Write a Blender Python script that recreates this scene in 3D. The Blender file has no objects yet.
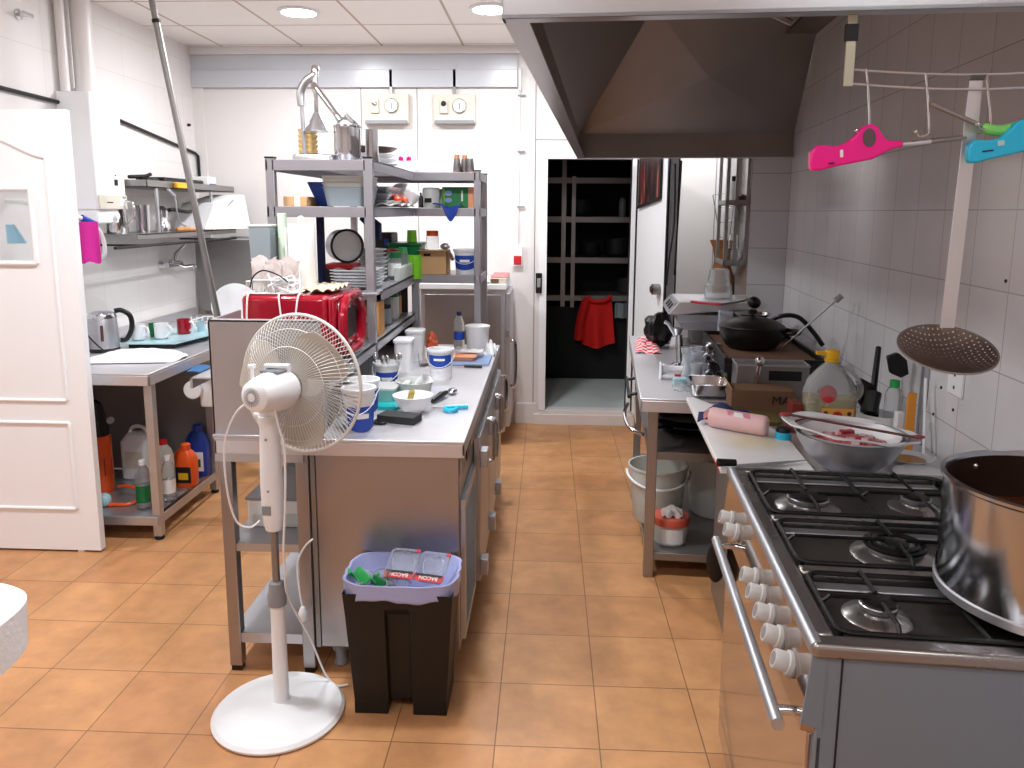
import bpy, math, random
from mathutils import Vector, Matrix
random.seed(7)
C = bpy.context.scene.collection
PI = math.pi
TH = math.radians(4.2); S_, C_ = math.sin(TH), math.cos(TH); OX, OY = 1.96, 3.79
def RW(x, y, z=0):
    a, b = x-OX, y-OY
    return (OX+a*C_+b*S_, OY-a*S_+b*C_, z)

# ---------------- geometry collector ----------------
class G:
    def __init__(s): s.v=[]; s.f=[]
    def add(s, vs, fs):
        n=len(s.v); s.v+=[tuple(v) for v in vs]; s.f+=[tuple(i+n for i in f) for f in fs]; return s
    def box(s,x0,x1,y0,y1,z0,z1):
        return s.add([(x0,y0,z0),(x1,y0,z0),(x1,y1,z0),(x0,y1,z0),(x0,y0,z1),(x1,y0,z1),(x1,y1,z1),(x0,y1,z1)],
            [(0,3,2,1),(4,5,6,7),(0,1,5,4),(1,2,6,5),(2,3,7,6),(3,0,4,7)])
    def frus(s,x0,x1,y0,y1,z0,X0,X1,Y0,Y1,z1):
        return s.add([(x0,y0,z0),(x1,y0,z0),(x1,y1,z0),(x0,y1,z0),(X0,Y0,z1),(X1,Y0,z1),(X1,Y1,z1),(X0,Y1,z1)],
            [(0,3,2,1),(4,5,6,7),(0,1,5,4),(1,2,6,5),(2,3,7,6),(3,0,4,7)])
    def rings(s, rs, cap0=True, cap1=True, closed=False):
        n=len(rs[0]); b=len(s.v)
        for r in rs: s.v+=[tuple(p) for p in r]
        m=len(rs)
        for i in range(m if closed else m-1):
            a=b+i*n; c=b+((i+1)%m)*n
            for j in range(n):
                k=(j+1)%n; s.f.append((a+j,a+k,c+k,c+j))
        if not closed:
            if cap0: s.f.append(tuple(b+j for j in reversed(range(n))))
            if cap1: s.f.append(tuple(b+(m-1)*n+j for j in range(n)))
        return s
    def rprof(s, cx, cy, levels, n=6):
        """levels: (z, halfx, halfy, cornerradius) stacked rounded rectangles"""
        rs=[]
        for z,hx,hy,r in levels:
            r=max(min(r,hx*.999,hy*.999),1e-4); ring=[]
            for qx,qy,a0 in ((1,-1,-90),(1,1,0),(-1,1,90),(-1,-1,180)):
                for k in range(n):
                    a=math.radians(a0+90*k/(n-1))
                    ring.append((cx+qx*(hx-r)+r*math.cos(a), cy+qy*(hy-r)+r*math.sin(a), z))
            rs.append(ring)
        return s.rings(rs)
    def lathe(s, c, prof, n=32, ax='z', cap0=True, cap1=True):
        rs=[]
        for r,h in prof:
            r=max(r,1e-4); ring=[]
            for k in range(n):
                a=2*PI*k/n; u,v=r*math.cos(a),r*math.sin(a)
                if ax=='z': p=(c[0]+u,c[1]+v,c[2]+h)
                elif ax=='y': p=(c[0]+v,c[1]+h,c[2]+u)
                else: p=(c[0]+h,c[1]+u,c[2]+v)
                ring.append(p)
            rs.append(ring)
        return s.rings(rs,cap0,cap1)
    def tube(s, pts, r, n=8, closed=False):
        P=[Vector(p) for p in pts]; m=len(P); R=r if isinstance(r,(list,tuple)) else [r]*m
        T=[]
        for i in range(m):
            a=P[(i-1)%m] if (i>0 or closed) else P[0]; b=P[(i+1)%m] if (i<m-1 or closed) else P[-1]
            t=(b-a); T.append(t.normalized() if t.length>1e-9 else Vector((0,0,1)))
        up=Vector((0,0,1)) if abs(T[0].z)<.9 else Vector((1,0,0))
        N=(up-T[0]*up.dot(T[0])).normalized(); rs=[]
        for i in range(m):
            if i: N=(N-T[i]*N.dot(T[i])); N=N.normalized() if N.length>1e-6 else Vector((1,0,0))
            B=T[i].cross(N)
            rs.append([P[i]+(N*math.cos(2*PI*k/n)+B*math.sin(2*PI*k/n))*R[i] for k in range(n)])
        return s.rings(rs, closed=closed)
    def ell(s,c,r,n=20,m=10,z0=-1,z1=1):
        prof=[]
        a0=math.asin(z0);a1=math.asin(z1)
        rs=[]
        for i in range(m+1):
            a=a0+(a1-a0)*i/m; rr=max(math.cos(a),1e-3)
            rs.append([(c[0]+r[0]*rr*math.cos(2*PI*k/n),c[1]+r[1]*rr*math.sin(2*PI*k/n),c[2]+r[2]*math.sin(a)) for k in range(n)])
        return s.rings(rs)
    def prism(s, poly, a, b, ax='y'):
        """poly of 2-D points; extruded along ax from a to b. ax y: (x,z); x: (y,z); z: (x,y)"""
        def P(p,t): return (p[0],t,p[1]) if ax=='y' else ((t,p[0],p[1]) if ax=='x' else (p[0],p[1],t))
        n=len(poly); vs=[P(p,a) for p in poly]+[P(p,b) for p in poly]
        fs=[tuple(range(n)),tuple(reversed(range(n,2*n)))]+[(i,i+n,(i+1)%n+n,(i+1)%n) for i in range(n)]
        return s.add(vs,fs)
    def plate(s, q, t):
        """4 corner quad given thickness t along its normal"""
        q=[Vector(p) for p in q]; nn=(q[1]-q[0]).cross(q[3]-q[0]).normalized()*t
        v=q+[p+nn for p in q]
        return s.add(v,[(0,3,2,1),(4,5,6,7),(0,1,5,4),(1,2,6,5),(2,3,7,6),(3,0,4,7)])
    def sheet(s, fn, nu, nv, t=.002):
        """cloth-like surface fn(u,v)->point, closed with thickness t"""
        P=[[Vector(fn(i/nu,j/nv)) for j in range(nv+1)] for i in range(nu+1)]
        Q=[]
        for i in range(nu+1):
            row=[]
            for j in range(nv+1):
                a=P[min(i+1,nu)][j]-P[max(i-1,0)][j]; b=P[i][min(j+1,nv)]-P[i][max(j-1,0)]
                n=a.cross(b); n=n.normalized() if n.length>1e-9 else Vector((0,0,1)); row.append(P[i][j]-n*t)
            Q.append(row)
        b=len(s.v); w=nv+1
        for g in (P,Q):
            for r in g:
                for p in r: s.v.append(tuple(p))
        o=(nu+1)*w
        for i in range(nu):
            for j in range(nv):
                a=b+i*w+j; s.f.append((a,a+w,a+w+1,a+1)); a+=o; s.f.append((a,a+1,a+w+1,a+w))
        for i in range(nu):
            for j in (0,nv):
                a=b+i*w+j; q=(a,a+o,a+w+o,a+w); s.f.append(q if j==0 else q[::-1])
        for j in range(nv):
            for i in (0,nu):
                a=b+i*w+j; q=(a,a+1,a+1+o,a+o); s.f.append(q if i==0 else q[::-1])
        return s
    def xf(s, M, start=0):
        for i in range(start,len(s.v)): s.v[i]=tuple(M@Vector(s.v[i]))
        return s
def blob(c,r,amp=.15,n=22,m=12,seed=0,sq=1.0):
    rr=random.Random(seed); W=[(rr.uniform(2,6),rr.uniform(2,6),rr.uniform(2,6),rr.random()*6.28) for _ in range(5)]
    rs=[]
    for i in range(m+1):
        a=-PI/2+PI*i/m; row=[]
        for k in range(n):
            b=2*PI*k/n; d=Vector((math.cos(a)*math.cos(b),math.cos(a)*math.sin(b),math.sin(a)))
            s=1+amp*sum(math.sin(w[0]*d.x+w[3])*math.sin(w[1]*d.y+w[3]*2)+.6*math.sin(w[2]*2*d.z+w[3]*3+3*d.x) for w in W)/3
            if i in (0,m): row.append((c[0],c[1],c[2]+r[2]*d.z*s if i else c[2]-r[2]))
            else: row.append((c[0]+r[0]*d.x*s,c[1]+r[1]*d.y*s,max(c[2]-r[2],c[2]+r[2]*d.z*s)))
        rs.append(row)
    return G().rings(rs)
def rotz(c,a): return Matrix.Translation(Vector(c))@Matrix.Rotation(a,4,'Z')@Matrix.Translation(-Vector(c))
def rota(c,a,ax): return Matrix.Translation(Vector(c))@Matrix.Rotation(a,4,ax)@Matrix.Translation(-Vector(c))
def dense(pts,step=.03,closed=True):
    o=[]; P=[Vector(p) for p in pts]; n=len(P)
    for i in range(n if closed else n-1):
        a,b=P[i],P[(i+1)%n]; k=max(1,int((b-a).length/step)); e=min(.004,(b-a).length*.2); d=(b-a).normalized()
        o.append(a+d*e)
        for j in range(1,k): o.append(a.lerp(b,j/k))
        o.append(b-d*e)
    return o
def arc(c,r,a0,a1,n,plane='xz'):
    o=[]
    for i in range(n+1):
        a=math.radians(a0+(a1-a0)*i/n); u,v=r*math.cos(a),r*math.sin(a)
        o.append((c[0]+u,c[1],c[2]+v) if plane=='xz' else ((c[0],c[1]+u,c[2]+v) if plane=='yz' else (c[0]+u,c[1]+v,c[2])))
    return o
def smooth(pts, k=6):
    P=[Vector(p) for p in pts]; o=[]
    for i in range(len(P)-1):
        a=P[max(i-1,0)];b=P[i];c=P[i+1];d=P[min(i+2,len(P)-1)]
        for j in range(k):
            t=j/k; o.append(.5*((2*b)+(c-a)*t+(2*a-5*b+4*c-d)*t*t+(3*b-a-3*c+d)*t**3))
    o.append(P[-1]); return o

# ---------------- objects ----------------
def mk(name, g, m, base=(0,0,0), bev=0, flat=False):
    me=bpy.data.meshes.new(name)
    b=Vector(base); me.from_pydata([Vector(v)-b for v in g.v],[],g.f); me.validate(); 
    import bmesh
    bm=bmesh.new(); bm.from_mesh(me); bmesh.ops.recalc_face_normals(bm,faces=bm.faces); bm.to_mesh(me); bm.free()
    if not flat:
        me.polygons.foreach_set('use_smooth',[True]*len(me.polygons)); me.set_sharp_from_angle(angle=math.radians(35))
    o=bpy.data.objects.new(name,me); C.objects.link(o); me.materials.append(m)
    if bev:
        d=o.modifiers.new('b','BEVEL'); d.width=bev; d.segments=2; d.limit_method='ANGLE'; d.angle_limit=math.radians(50)
    return o
def place(o, base, frame, rz=0):
    if frame=='R': o.location=RW(*base); o.rotation_euler=(0,0,-TH+rz)
    else: o.location=base; o.rotation_euler=(0,0,rz)
def tag(o,label,cat,group=None):
    if label: o['label']=label
    if cat: o['category']=cat
    if group: o['group']=group
class T:
    def __init__(s,name,label,cat,base,frame='W',group=None):
        s.o=bpy.data.objects.new(name,None); s.o.empty_display_size=.05; C.objects.link(s.o)
        s.base=base; s.frame=frame; place(s.o,base,frame); tag(s.o,label,cat,group)
    def part(s,name,g,m,bev=0,parent=None,label=None,flat=False):
        o=mk(name,g,m,s.base,bev,flat); o.parent=parent or s.o
        if label: o['label']=label
        return o
    def text(s,name,txt,size,loc,rot,m,parent=None,ex=.0006,align='CENTER'):
        cu=bpy.data.curves.new(name,'FONT'); cu.body=txt; cu.size=size; cu.extrude=ex; cu.align_x=align; cu.align_y='CENTER'
        tmp=bpy.data.objects.new('tmp',cu); C.objects.link(tmp); bpy.context.view_layer.update()
        me=bpy.data.meshes.new_from_object(tmp.evaluated_get(bpy.context.evaluated_depsgraph_get())); bpy.data.objects.remove(tmp)
        me.materials.clear(); me.materials.append(m)
        o=bpy.data.objects.new(name,me); C.objects.link(o); o.parent=parent or s.o
        o.location=Vector(loc)-Vector(s.base); o.rotation_euler=rot; return o
def S(name,g,m,label,cat,base,frame='W',group=None,bev=0,flat=False):
    o=mk(name,g,m,base,bev,flat); place(o,base,frame); tag(o,label,cat,group); return o
def ST(name,g,m,frame='W',bev=0,flat=True,parent=None):
    o=mk(name,g,m,(0,0,0) if frame=='W' else (OX,OY,0),bev,flat)
    if frame=='R': o.location=(OX,OY,0); o.rotation_euler=(0,0,-TH)
    if parent: o.parent=parent
    else: o['kind']='structure'
    return o
def dup(o, base, label=None, frame='W', rz=0, scale=None, root=True):
    c=o.copy(); C.objects.link(c)
    for ch in list(o.children):
        d=dup(ch,None,root=False); d.parent=c
    if root:
        place(c,base,frame,rz)
        if label: c['label']=label
        if scale: c.scale=(scale,)*3 if not isinstance(scale,tuple) else scale
    return c

# ---------------- materials ----------------
def hexc(h):
    r,g,b=[int(h[i:i+2],16)/255 for i in (0,2,4)]
    f=lambda c:c/12.92 if c<=.04045 else ((c+.055)/1.055)**2.4
    return (f(r),f(g),f(b),1)
def newmat(name):
    m=bpy.data.materials.new(name); m.use_nodes=True; nt=m.node_tree
    return m,nt,nt.nodes['Principled BSDF']
def pm(name,col,rough=.5,metal=0,var=0,vscale=8,bump=0,bscale=60,trans=0,alpha=1,coat=0,ior=1.45,rv=0,stretch=None,emit=None,estr=0,sss=0,spec=None):
    m,nt,b=newmat(name); L=nt.links.new
    c=hexc(col) if isinstance(col,str) else col
    b.inputs['Base Color'].default_value=c; b.inputs['Roughness'].default_value=rough; b.inputs['Metallic'].default_value=metal
    b.inputs['Transmission Weight'].default_value=trans; b.inputs['Alpha'].default_value=alpha; b.inputs['Coat Weight'].default_value=coat; b.inputs['IOR'].default_value=ior
    if spec is not None: b.inputs['Specular IOR Level'].default_value=spec
    if emit: b.inputs['Emission Color'].default_value=hexc(emit); b.inputs['Emission Strength'].default_value=estr
    tc=nt.nodes.new('ShaderNodeTexCoord')
    src=tc.outputs['Object']
    if stretch:
        mp=nt.nodes.new('ShaderNodeMapping'); mp.inputs['Scale'].default_value=stretch; L(src,mp.inputs['Vector']); src=mp.outputs['Vector']
    if var or rv:
        n=nt.nodes.new('ShaderNodeTexNoise'); n.inputs['Scale'].default_value=vscale; n.inputs['Detail'].default_value=4; L(src,n.inputs['Vector'])
        if var:
            mx=nt.nodes.new('ShaderNodeMix'); mx.data_type='RGBA'
            mx.inputs[6].default_value=tuple(x*(1-var) for x in c[:3])+(1,); mx.inputs[7].default_value=tuple(min(1,x*(1+var)) for x in c[:3])+(1,)
            L(n.outputs['Fac'],mx.inputs[0]); L(mx.outputs[2],b.inputs['Base Color'])
        if rv:
            mr=nt.nodes.new('ShaderNodeMapRange'); mr.inputs[3].default_value=max(0,rough-rv); mr.inputs[4].default_value=rough+rv
            L(n.outputs['Fac'],mr.inputs[0]); L(mr.outputs[0],b.inputs['Roughness'])
    if bump:
        n2=nt.nodes.new('ShaderNodeTexNoise'); n2.inputs['Scale'].default_value=bscale; L(src,n2.inputs['Vector'])
        bp=nt.nodes.new('ShaderNodeBump'); bp.inputs['Strength'].default_value=bump; bp.inputs['Distance'].default_value=.01
        L(n2.outputs['Fac'],bp.inputs['Height']); L(bp.outputs[0],b.inputs['Normal'])
    return m
def tilemat(name,c1,c2,grout,w,h,mort,rough,off=(0,0,0),axes='xy',var=0.0,bump=.15,nscale=6,stain=None,groutblend=1,brot=0):
    m,nt,b=newmat(name); L=nt.links.new
    tc=nt.nodes.new('ShaderNodeTexCoord'); sp=nt.nodes.new('ShaderNodeSeparateXYZ'); L(tc.outputs['Object'],sp.inputs[0])
    cb=nt.nodes.new('ShaderNodeCombineXYZ'); L(sp.outputs['xyz'.index(axes[0])],cb.inputs[0]); L(sp.outputs['xyz'.index(axes[1])],cb.inputs[1])
    mp=nt.nodes.new('ShaderNodeMapping'); mp.inputs['Location'].default_value=off; L(cb.outputs[0],mp.inputs['Vector'])
    br=nt.nodes.new('ShaderNodeTexBrick'); br.offset=0; br.squash=1
    br.inputs['Scale'].default_value=1; br.inputs['Brick Width'].default_value=w; br.inputs['Row Height'].default_value=h
    br.inputs['Mortar Size'].default_value=mort; br.inputs['Mortar Smooth'].default_value=.3; br.inputs['Bias'].default_value=0
    br.inputs['Color1'].default_value=hexc(c1); br.inputs['Color2'].default_value=hexc(c2); br.inputs['Mortar'].default_value=hexc(grout)
    L(mp.outputs[0],br.inputs['Vector']); col=br.outputs['Color']
    if var:
        n=nt.nodes.new('ShaderNodeTexNoise'); n.inputs['Scale'].default_value=nscale; n.inputs['Detail'].default_value=7; n.inputs['Roughness'].default_value=.6; L(tc.outputs['Object'],n.inputs['Vector'])
        mr=nt.nodes.new('ShaderNodeMapRange'); mr.inputs[1].default_value=.3; mr.inputs[2].default_value=.7; mr.inputs[3].default_value=1-var; mr.inputs[4].default_value=1+var; L(n.outputs['Fac'],mr.inputs[0])
        mu=nt.nodes.new('ShaderNodeVectorMath'); mu.operation='SCALE'; L(col,mu.inputs[0]); L(mr.outputs[0],mu.inputs['Scale']); col=mu.outputs[0]
    L(col,b.inputs['Base Color'])
    b.inputs['Roughness'].default_value=rough
    if rough<.5:
        n3=nt.nodes.new('ShaderNodeTexNoise'); n3.inputs['Scale'].default_value=3; L(tc.outputs['Object'],n3.inputs['Vector'])
        m3=nt.nodes.new('ShaderNodeMapRange'); m3.inputs[3].default_value=rough*.6; m3.inputs[4].default_value=rough*1.5; L(n3.outputs['Fac'],m3.inputs[0]); L(m3.outputs[0],b.inputs['Roughness'])
    if bump:
        bp=nt.nodes.new('ShaderNodeBump'); bp.inputs['Strength'].default_value=bump; bp.inputs['Distance'].default_value=.004; bp.invert=True
        L(br.outputs['Fac'],bp.inputs['Height']); L(bp.outputs[0],b.inputs['Normal'])
    return m
M={}
M['floor']=tilemat('terracotta_floor','C79161','BE8659','7E5A3C',.33,.33,.0022,.42,axes='xy',var=.17,nscale=7)
M['wallL']=tilemat('white_wall_tile_left','E9E4E2','ECE7E5','D5CFCC',.40,.25,.0015,.38,axes='yz',bump=.08)
M['wallR']=tilemat('grey_white_wall_tile','DCDADD','D8D6D9','A9A5A4',.23,.227,.002,.13,off=(.148,-.087,0),axes='yz',bump=.1,var=.04,nscale=3)
M['wallS']=tilemat('stub_wall_tile','D6D4D6','D2D0D2','8E8A88',.23,.227,.002,.18,off=(.03,-.087,0),axes='xz',bump=.1)
M['cream']=pm('coldroom_panel_cream','E6E1DF',.35,var=.02,vscale=2)
M['beam']=pm('pale_blue_grey_panel','C9CBD2',.25,var=.02,vscale=2)
M['ceil']=tilemat('ceiling_panel','F8F3EF','F8F3EF','C0AFA3',.6,.6,.010,.7,off=(-.11,-.09,0),axes='xy',bump=0)
M['whitep']=pm('white_paint','F1F1F4',.35)
M['whitepl']=pm('white_plastic','EDEDEF',.35)
M['greypl']=pm('grey_plastic','8C8E92',.4)
M['steel']=pm('brushed_steel','BDBEC3',.4,.82,var=.06,vscale=5,rv=.08,stretch=(1,1,6))
M['steeltop']=pm('worktop_steel','D6D4D8',.38,.66,var=.04,vscale=4,rv=.07)
M['steeldk']=pm('dull_steel','94918F',.42,.8,var=.12,vscale=5,rv=.1)
M['chrome']=pm('polished_steel','D4D5D8',.12,1)
M['steelmid']=pm('counter_side_steel','A5A0A0',.34,.88,var=.08,vscale=4,rv=.08)
M['rack']=pm('rack_steel','A3A1A7',.42,.7,var=.05)
M['alu']=pm('cast_aluminium','C6C8CC',.3,1)
M['hood']=pm('greasy_hood_steel','908782',.42,.8,var=.22,vscale=2.5,rv=.1)
M['hoodrim']=pm('hood_rim_steel','C9CACD',.3,1)
M['black']=pm('black_plastic','0B0B0C',.4)
M['blackm']=pm('matt_black','0A0A0B',.7)
M['iron']=pm('black_cast_iron','121211',.42,var=.3,vscale=30,bump=.1,bscale=200)
M['dark']=pm('dark_grey','232325',.6)
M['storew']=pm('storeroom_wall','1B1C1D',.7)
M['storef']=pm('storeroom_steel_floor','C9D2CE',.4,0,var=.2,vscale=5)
M['red']=pm('red_enamel','9A0A22',.18,coat=.5)
M['redc']=pm('red_cloth','D51A14',.8,bump=.2,bscale=120)
M['pink']=pm('pink_plastic','F0148C',.3)
M['pinkc']=pm('pink_cloth','D92F9C',.9,bump=.3,bscale=150)
M['cyan']=pm('cyan_plastic','27B7DF',.3)
M['teal']=pm('teal_plastic','1FB3B8',.3)
M['blue']=pm('blue_plastic','1E3FA0',.35)
M['bluel']=pm('blue_label','2348A8',.4)
M['navy']=pm('navy_cloth','14224F',.8,bump=.2,bscale=100)
M['green']=pm('green_plastic','0F6B3A',.35)
M['lime']=pm('lime_plastic','7BC82B',.35)
M['greenl']=pm('green_cap','35A85A',.35)
M['orange']=pm('orange_plastic','EC5A1E',.35)
M['peach']=pm('peach_plastic','F2A27A',.4)
M['yellow']=pm('yellow_plastic','E8B21C',.4)
M['wood']=pm('wood','C48A4A',.5,var=.2,vscale=12,stretch=(1,1,.2))
M['card']=pm('cardboard','C79E72',.85,var=.08,vscale=10)
M['cardk']=pm('cardboard_dark','765640',.85,var=.1,vscale=10)
M['brown']=pm('brown_glaze','5A332B',.3)
M['paper']=pm('paper','EDEBE8',.9)
M['cloth']=pm('white_cloth','EDEDF0',.9,bump=.3,bscale=60)
M['lav']=pm('lavender_bin_liner','B6BCEB',.28,bump=.2,bscale=25,trans=.15)
M['glass']=pm('clear_glass','FFFFFF',.02,trans=1,ior=1.45)
M['panelsteel']=pm('panel_steel','B3AEAF',.42,.55,var=.05,vscale=3,rv=.06)
M['potsteel']=pm('pot_steel','B3B7BF',.17,1,var=.05,vscale=6,rv=.05)
M['glassw']=pm('thin_glass','F6FAFF',.04,trans=.72,ior=1.3)
M['clearpl']=pm('clear_plastic','F3F6F7',.12,trans=.85,ior=1.2)
M['frost']=pm('frosted_plastic','EAECE8',.4,trans=.3,ior=1.2)
M['mirror']=pm('oven_door_glass','2A2523',.06,.0,spec=1.0,coat=1)
M['ovdoor']=pm('mirror_steel_door','B5A9A2',.09,1)
M['oven']=pm('stove_side_grey','7D8792',.45,.25,var=.05,vscale=2)
M['stovetop']=pm('stove_top_steel','9C9895',.28,.9,var=.15,vscale=6,rv=.08)
M['enamel']=pm('burner_tray_dark','3C3834',.3,.35,var=.3,vscale=9,rv=.1)
M['knob']=pm('pale_grey_knob','C6C4C2',.35)
M['bin']=pm('bin_black','0C0A09',.5)
M['green2']=pm('green_carton','2E7D46',.6)
M['meat']=pm('chopped_meat','B23A3E',.4,var=.5,vscale=40)
M['pinkmeat']=pm('pale_pink_sausage','EDC3C4',.4,var=.06,vscale=30)
M['label']=pm('label_white','EFEFEF',.5)
M['labelr']=pm('label_red','C4202A',.5)
M['ink']=pm('ink_black','151515',.6)
M['wicker']=pm('wicker','9A6236',.7,var=.35,vscale=45,bump=.6,bscale=90)
M['bread']=pm('cream_ceramic','D9B87A',.5,var=.15,vscale=30)
M['oil']=pm('oil_yellow','D8C25A',.05,trans=.85,ior=1.3)
M['broth']=pm('brown_stew','6B3418',.25,var=.4,vscale=25,bump=.4,bscale=50)
M['herbs']=pm('dry_herbs','6A5A2A',.9,var=.6,vscale=60,bump=.8,bscale=90)
M['skim']=pm('skimmer_steel','8E7F78',.35,1,var=.2,vscale=14)
M['poster']=pm('dark_poster','2A1616',.4,var=.9,vscale=14)
M['lamp']=pm('lamp_diffuser','FFFFFF',.5,emit='FFF6EC',estr=16)
M['grille']=pm('fan_grille_white','DEDCD8',.4)
M['blade']=pm('fan_blade','C9C2B6',.45,trans=.25)
M['beige']=pm('thermostat_beige','DAD2C4',.5)
M['gauge']=pm('gauge_face','F1F1F1',.3)
M['mint']=pm('pale_green_tube','CFE3CB',.5)
M['bluetray']=pm('pale_blue_glass_tray','A9CFD8',.2)
M['board']=pm('white_cutting_board','E4E2E2',.4,var=.05,vscale=9)
M['bboard']=pm('blue_cutting_board','8FA6CF',.4)
M['gauze']=pm('grey_crate','8A9499',.4)
M['silver']=pm('foil_silver','C9CBD0',.3,.9,bump=.3,bscale=40)
M['redtub']=pm('red_translucent_lid','D8644E',.3)
M['sauce']=pm('tub_contents','C85A44',.5)
EXPO=0.84
LP_A=16; LP_B=20; LP_C=9
# ================= ROOM =================
H=2.865; XL=-2.55; YB=3.79; RX=1.70; RY=2.66
ST('floor',G().box(-5.2,3.0,-4.6,YB,-.08,0),M['floor'])
ST('ceiling',G().box(-5.2,3.0,-4.6,YB+.02,H,H+.06),M['ceil'])
ST('wall_left',G().box(XL-.12,XL,1.45,YB+.1,0,H).box(-5.2,XL-.12,1.45,1.57,0,H),M['wallL'])
ST('wall_far_left',G().box(-5.3,-5.2,-4.6,1.57,0,H),M['whitep'])
ST('wall_front',G().box(-5.3,3.0,-4.7,-4.6,0,H),M['whitep'])
# wall_right in the rotated frame
ST('wall_right',G().box(RX,RX+.15,-4.9,4.3,0,H),M['wallR'],'R')
ST('wall_stub',G().box(1.47,RX,RY,RY+1.06,0,H),M['wallS'],'R')
# back wall with doorway
DX0,DX1,DZ0,DZ1=.141,.775,.116,2.055
w=G().box(XL-.12,DX0,YB,YB+.1,0,H).box(DX1,2.35,YB,YB+.1,0,H).box(DX0,DX1,YB,YB+.1,DZ1,H).box(DX0,DX1,YB,YB+.1,0,DZ0)
ST('wall_back',w,M['cream'])
# vertical panel joints: slim cover strips
for i,x in enumerate((-1.269,-.845,.046,1.40)):
    ST('trim_%d'%(i+1),G().box(x-.003,x+.003,YB-.003,YB,.12,2.57 if x<0 else H),M['greypl'])
ST('trim_5',G().box(.046,.48,YB-.003,YB,2.195,2.2),M['greypl'])
ST('trim_6',G().box(XL,-2.468,YB-.02,YB,0,2.573),M['cream'])
ST('trim_beam',G().box(XL,-.09,YB-.035,YB,2.573,2.70).box(XL,-.09,YB-.02,YB,2.70,2.81),M['beam'],bev=.003)
ST('trim_cornice',G().box(XL,.5,YB-.05,YB,2.81,H),M['cream'],bev=.004)
ST('baseboard_back',G().box(-.1,DX0-.07,YB-.012,YB,0,.17).box(DX0-.09,DX1+.12,YB-.03,YB,0,.085).box(DX0-.05,DX1+.09,YB-.018,YB,.085,.116),M['cream'],bev=.003)
fr=G().box(DX0-.055,DX0,YB-.022,YB+.1,DZ0,DZ1+.07).box(DX1,DX1+.055,YB-.022,YB+.1,DZ0,DZ1+.07).box(DX0,DX1,YB-.022,YB+.1,DZ1,DZ1+.07)
ST('trim_doorframe',fr,M['whitep'],bev=.003)
# storeroom
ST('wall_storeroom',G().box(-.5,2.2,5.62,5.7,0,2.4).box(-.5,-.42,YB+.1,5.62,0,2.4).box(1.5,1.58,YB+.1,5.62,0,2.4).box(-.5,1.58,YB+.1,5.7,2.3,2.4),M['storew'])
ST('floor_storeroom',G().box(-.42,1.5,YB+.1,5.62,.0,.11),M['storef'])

# ceiling lights
lamps=[(-1.39,2.73),(-.216,2.687)]
for i,(x,y) in enumerate(lamps):
    t=T('ceiling_light','round flush ceiling light %s'%('left of the other, above the shelving' if i==0 else 'partly cut off by the extractor hood corner'),'ceiling light',(x,y,H),group=None)
    t.part('bezel',G().lathe((x,y,H),[(.125,-.001),(.125,-.012),(.105,-.014),(.105,-.001)],40),M['whitep'])
    t.part('diffuser',G().lathe((x,y,H),[(.104,-.004),(.104,-.011),(.001,-.013)],40),M['lamp'])
def area(x,y,p,size=.2,z=H-.02,shape='DISK',col=(.93,.97,1),sy=None,rot=(0,0,0)):
    l=bpy.data.lights.new('lamp','AREA'); l.shape=shape; l.size=size; l.energy=p; l.color=col
    if sy: l.size_y=sy
    o=bpy.data.objects.new('lamp',l); o.location=(x,y,z); o.rotation_euler=rot; C.objects.link(o); return o
t=T('ceiling_light','round ceiling light in the passage behind the hood','ceiling light',(1.32,3.35,H))
t.part('bezel',G().lathe((1.32,3.35,H),[(.125,-.001),(.125,-.012),(.105,-.014),(.105,-.001)],40),M['whitep'])
t.part('diffuser',G().lathe((1.32,3.35,H),[(.104,-.004),(.104,-.011),(.001,-.013)],40),M['lamp'])
area(1.32,3.35,9)
for (x,y) in lamps: area(x,y,LP_A)
for (x,y,p) in [(-1.4,.3,19),(-.25,.3,17),(-1.4,-2.1,9),(-.25,-2.1,8),(-3.6,.3,14),(-3.6,-2.1,8),(1.0,-2.6,5)]: area(x,y,p)
# ================= LEFT SIDE =================
# open white door leaf folded back against the return wall
t=T('panel_door','white panelled door standing open, with a small glazed square and an arched moulding','door',(-2.42,1.31,0),group=None)
y0,y1=1.29,1.33; x0,x1=-2.835,-2.022; wx0,wx1,wz0,wz1=-2.62,-2.21,1.415,1.755
g=G().box(x0,wx0,y0,y1,.012,2.105).box(wx1,x1,y0,y1,.012,2.105).box(wx0,wx1,y0,y1,.012,wz0).box(wx0,wx1,y0,y1,wz1,2.105)
t.part('door_leaf',g,M['whitep'])
def mold(poly,y,r=.009): return G().tube(dense([(p[0],y,p[1]) for p in poly]),r,8,closed=True)
ax0,ax1=-2.745,-2.125
top=[(ax0+(ax1-ax0)*k/20, 1.895+.10*math.sin(PI*k/20)**1.6) for k in range(21)]
t.part('arched_moulding',mold([(ax1,.765),(ax0,.765)]+top,y0-.001),M['whitep'])
t.part('lower_moulding',mold([(ax1,.225),(ax0,.225),(ax0,.655),(ax1,.655)],y0-.001),M['whitep'])
t.part('window_bead',mold([(wx0,wz0),(wx1,wz0),(wx1,wz1),(wx0,wz1)],y0-.003,.012),M['whitep'])
t.part('window_pane',G().box(wx0,wx1,1.306,1.309,wz0,wz1),M['clearpl'])
t.part('hinge_pin',G().box(x1-.12,x1-.09,y0+.005,y1-.005,0.0,.013),M['whitepl'])

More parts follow.
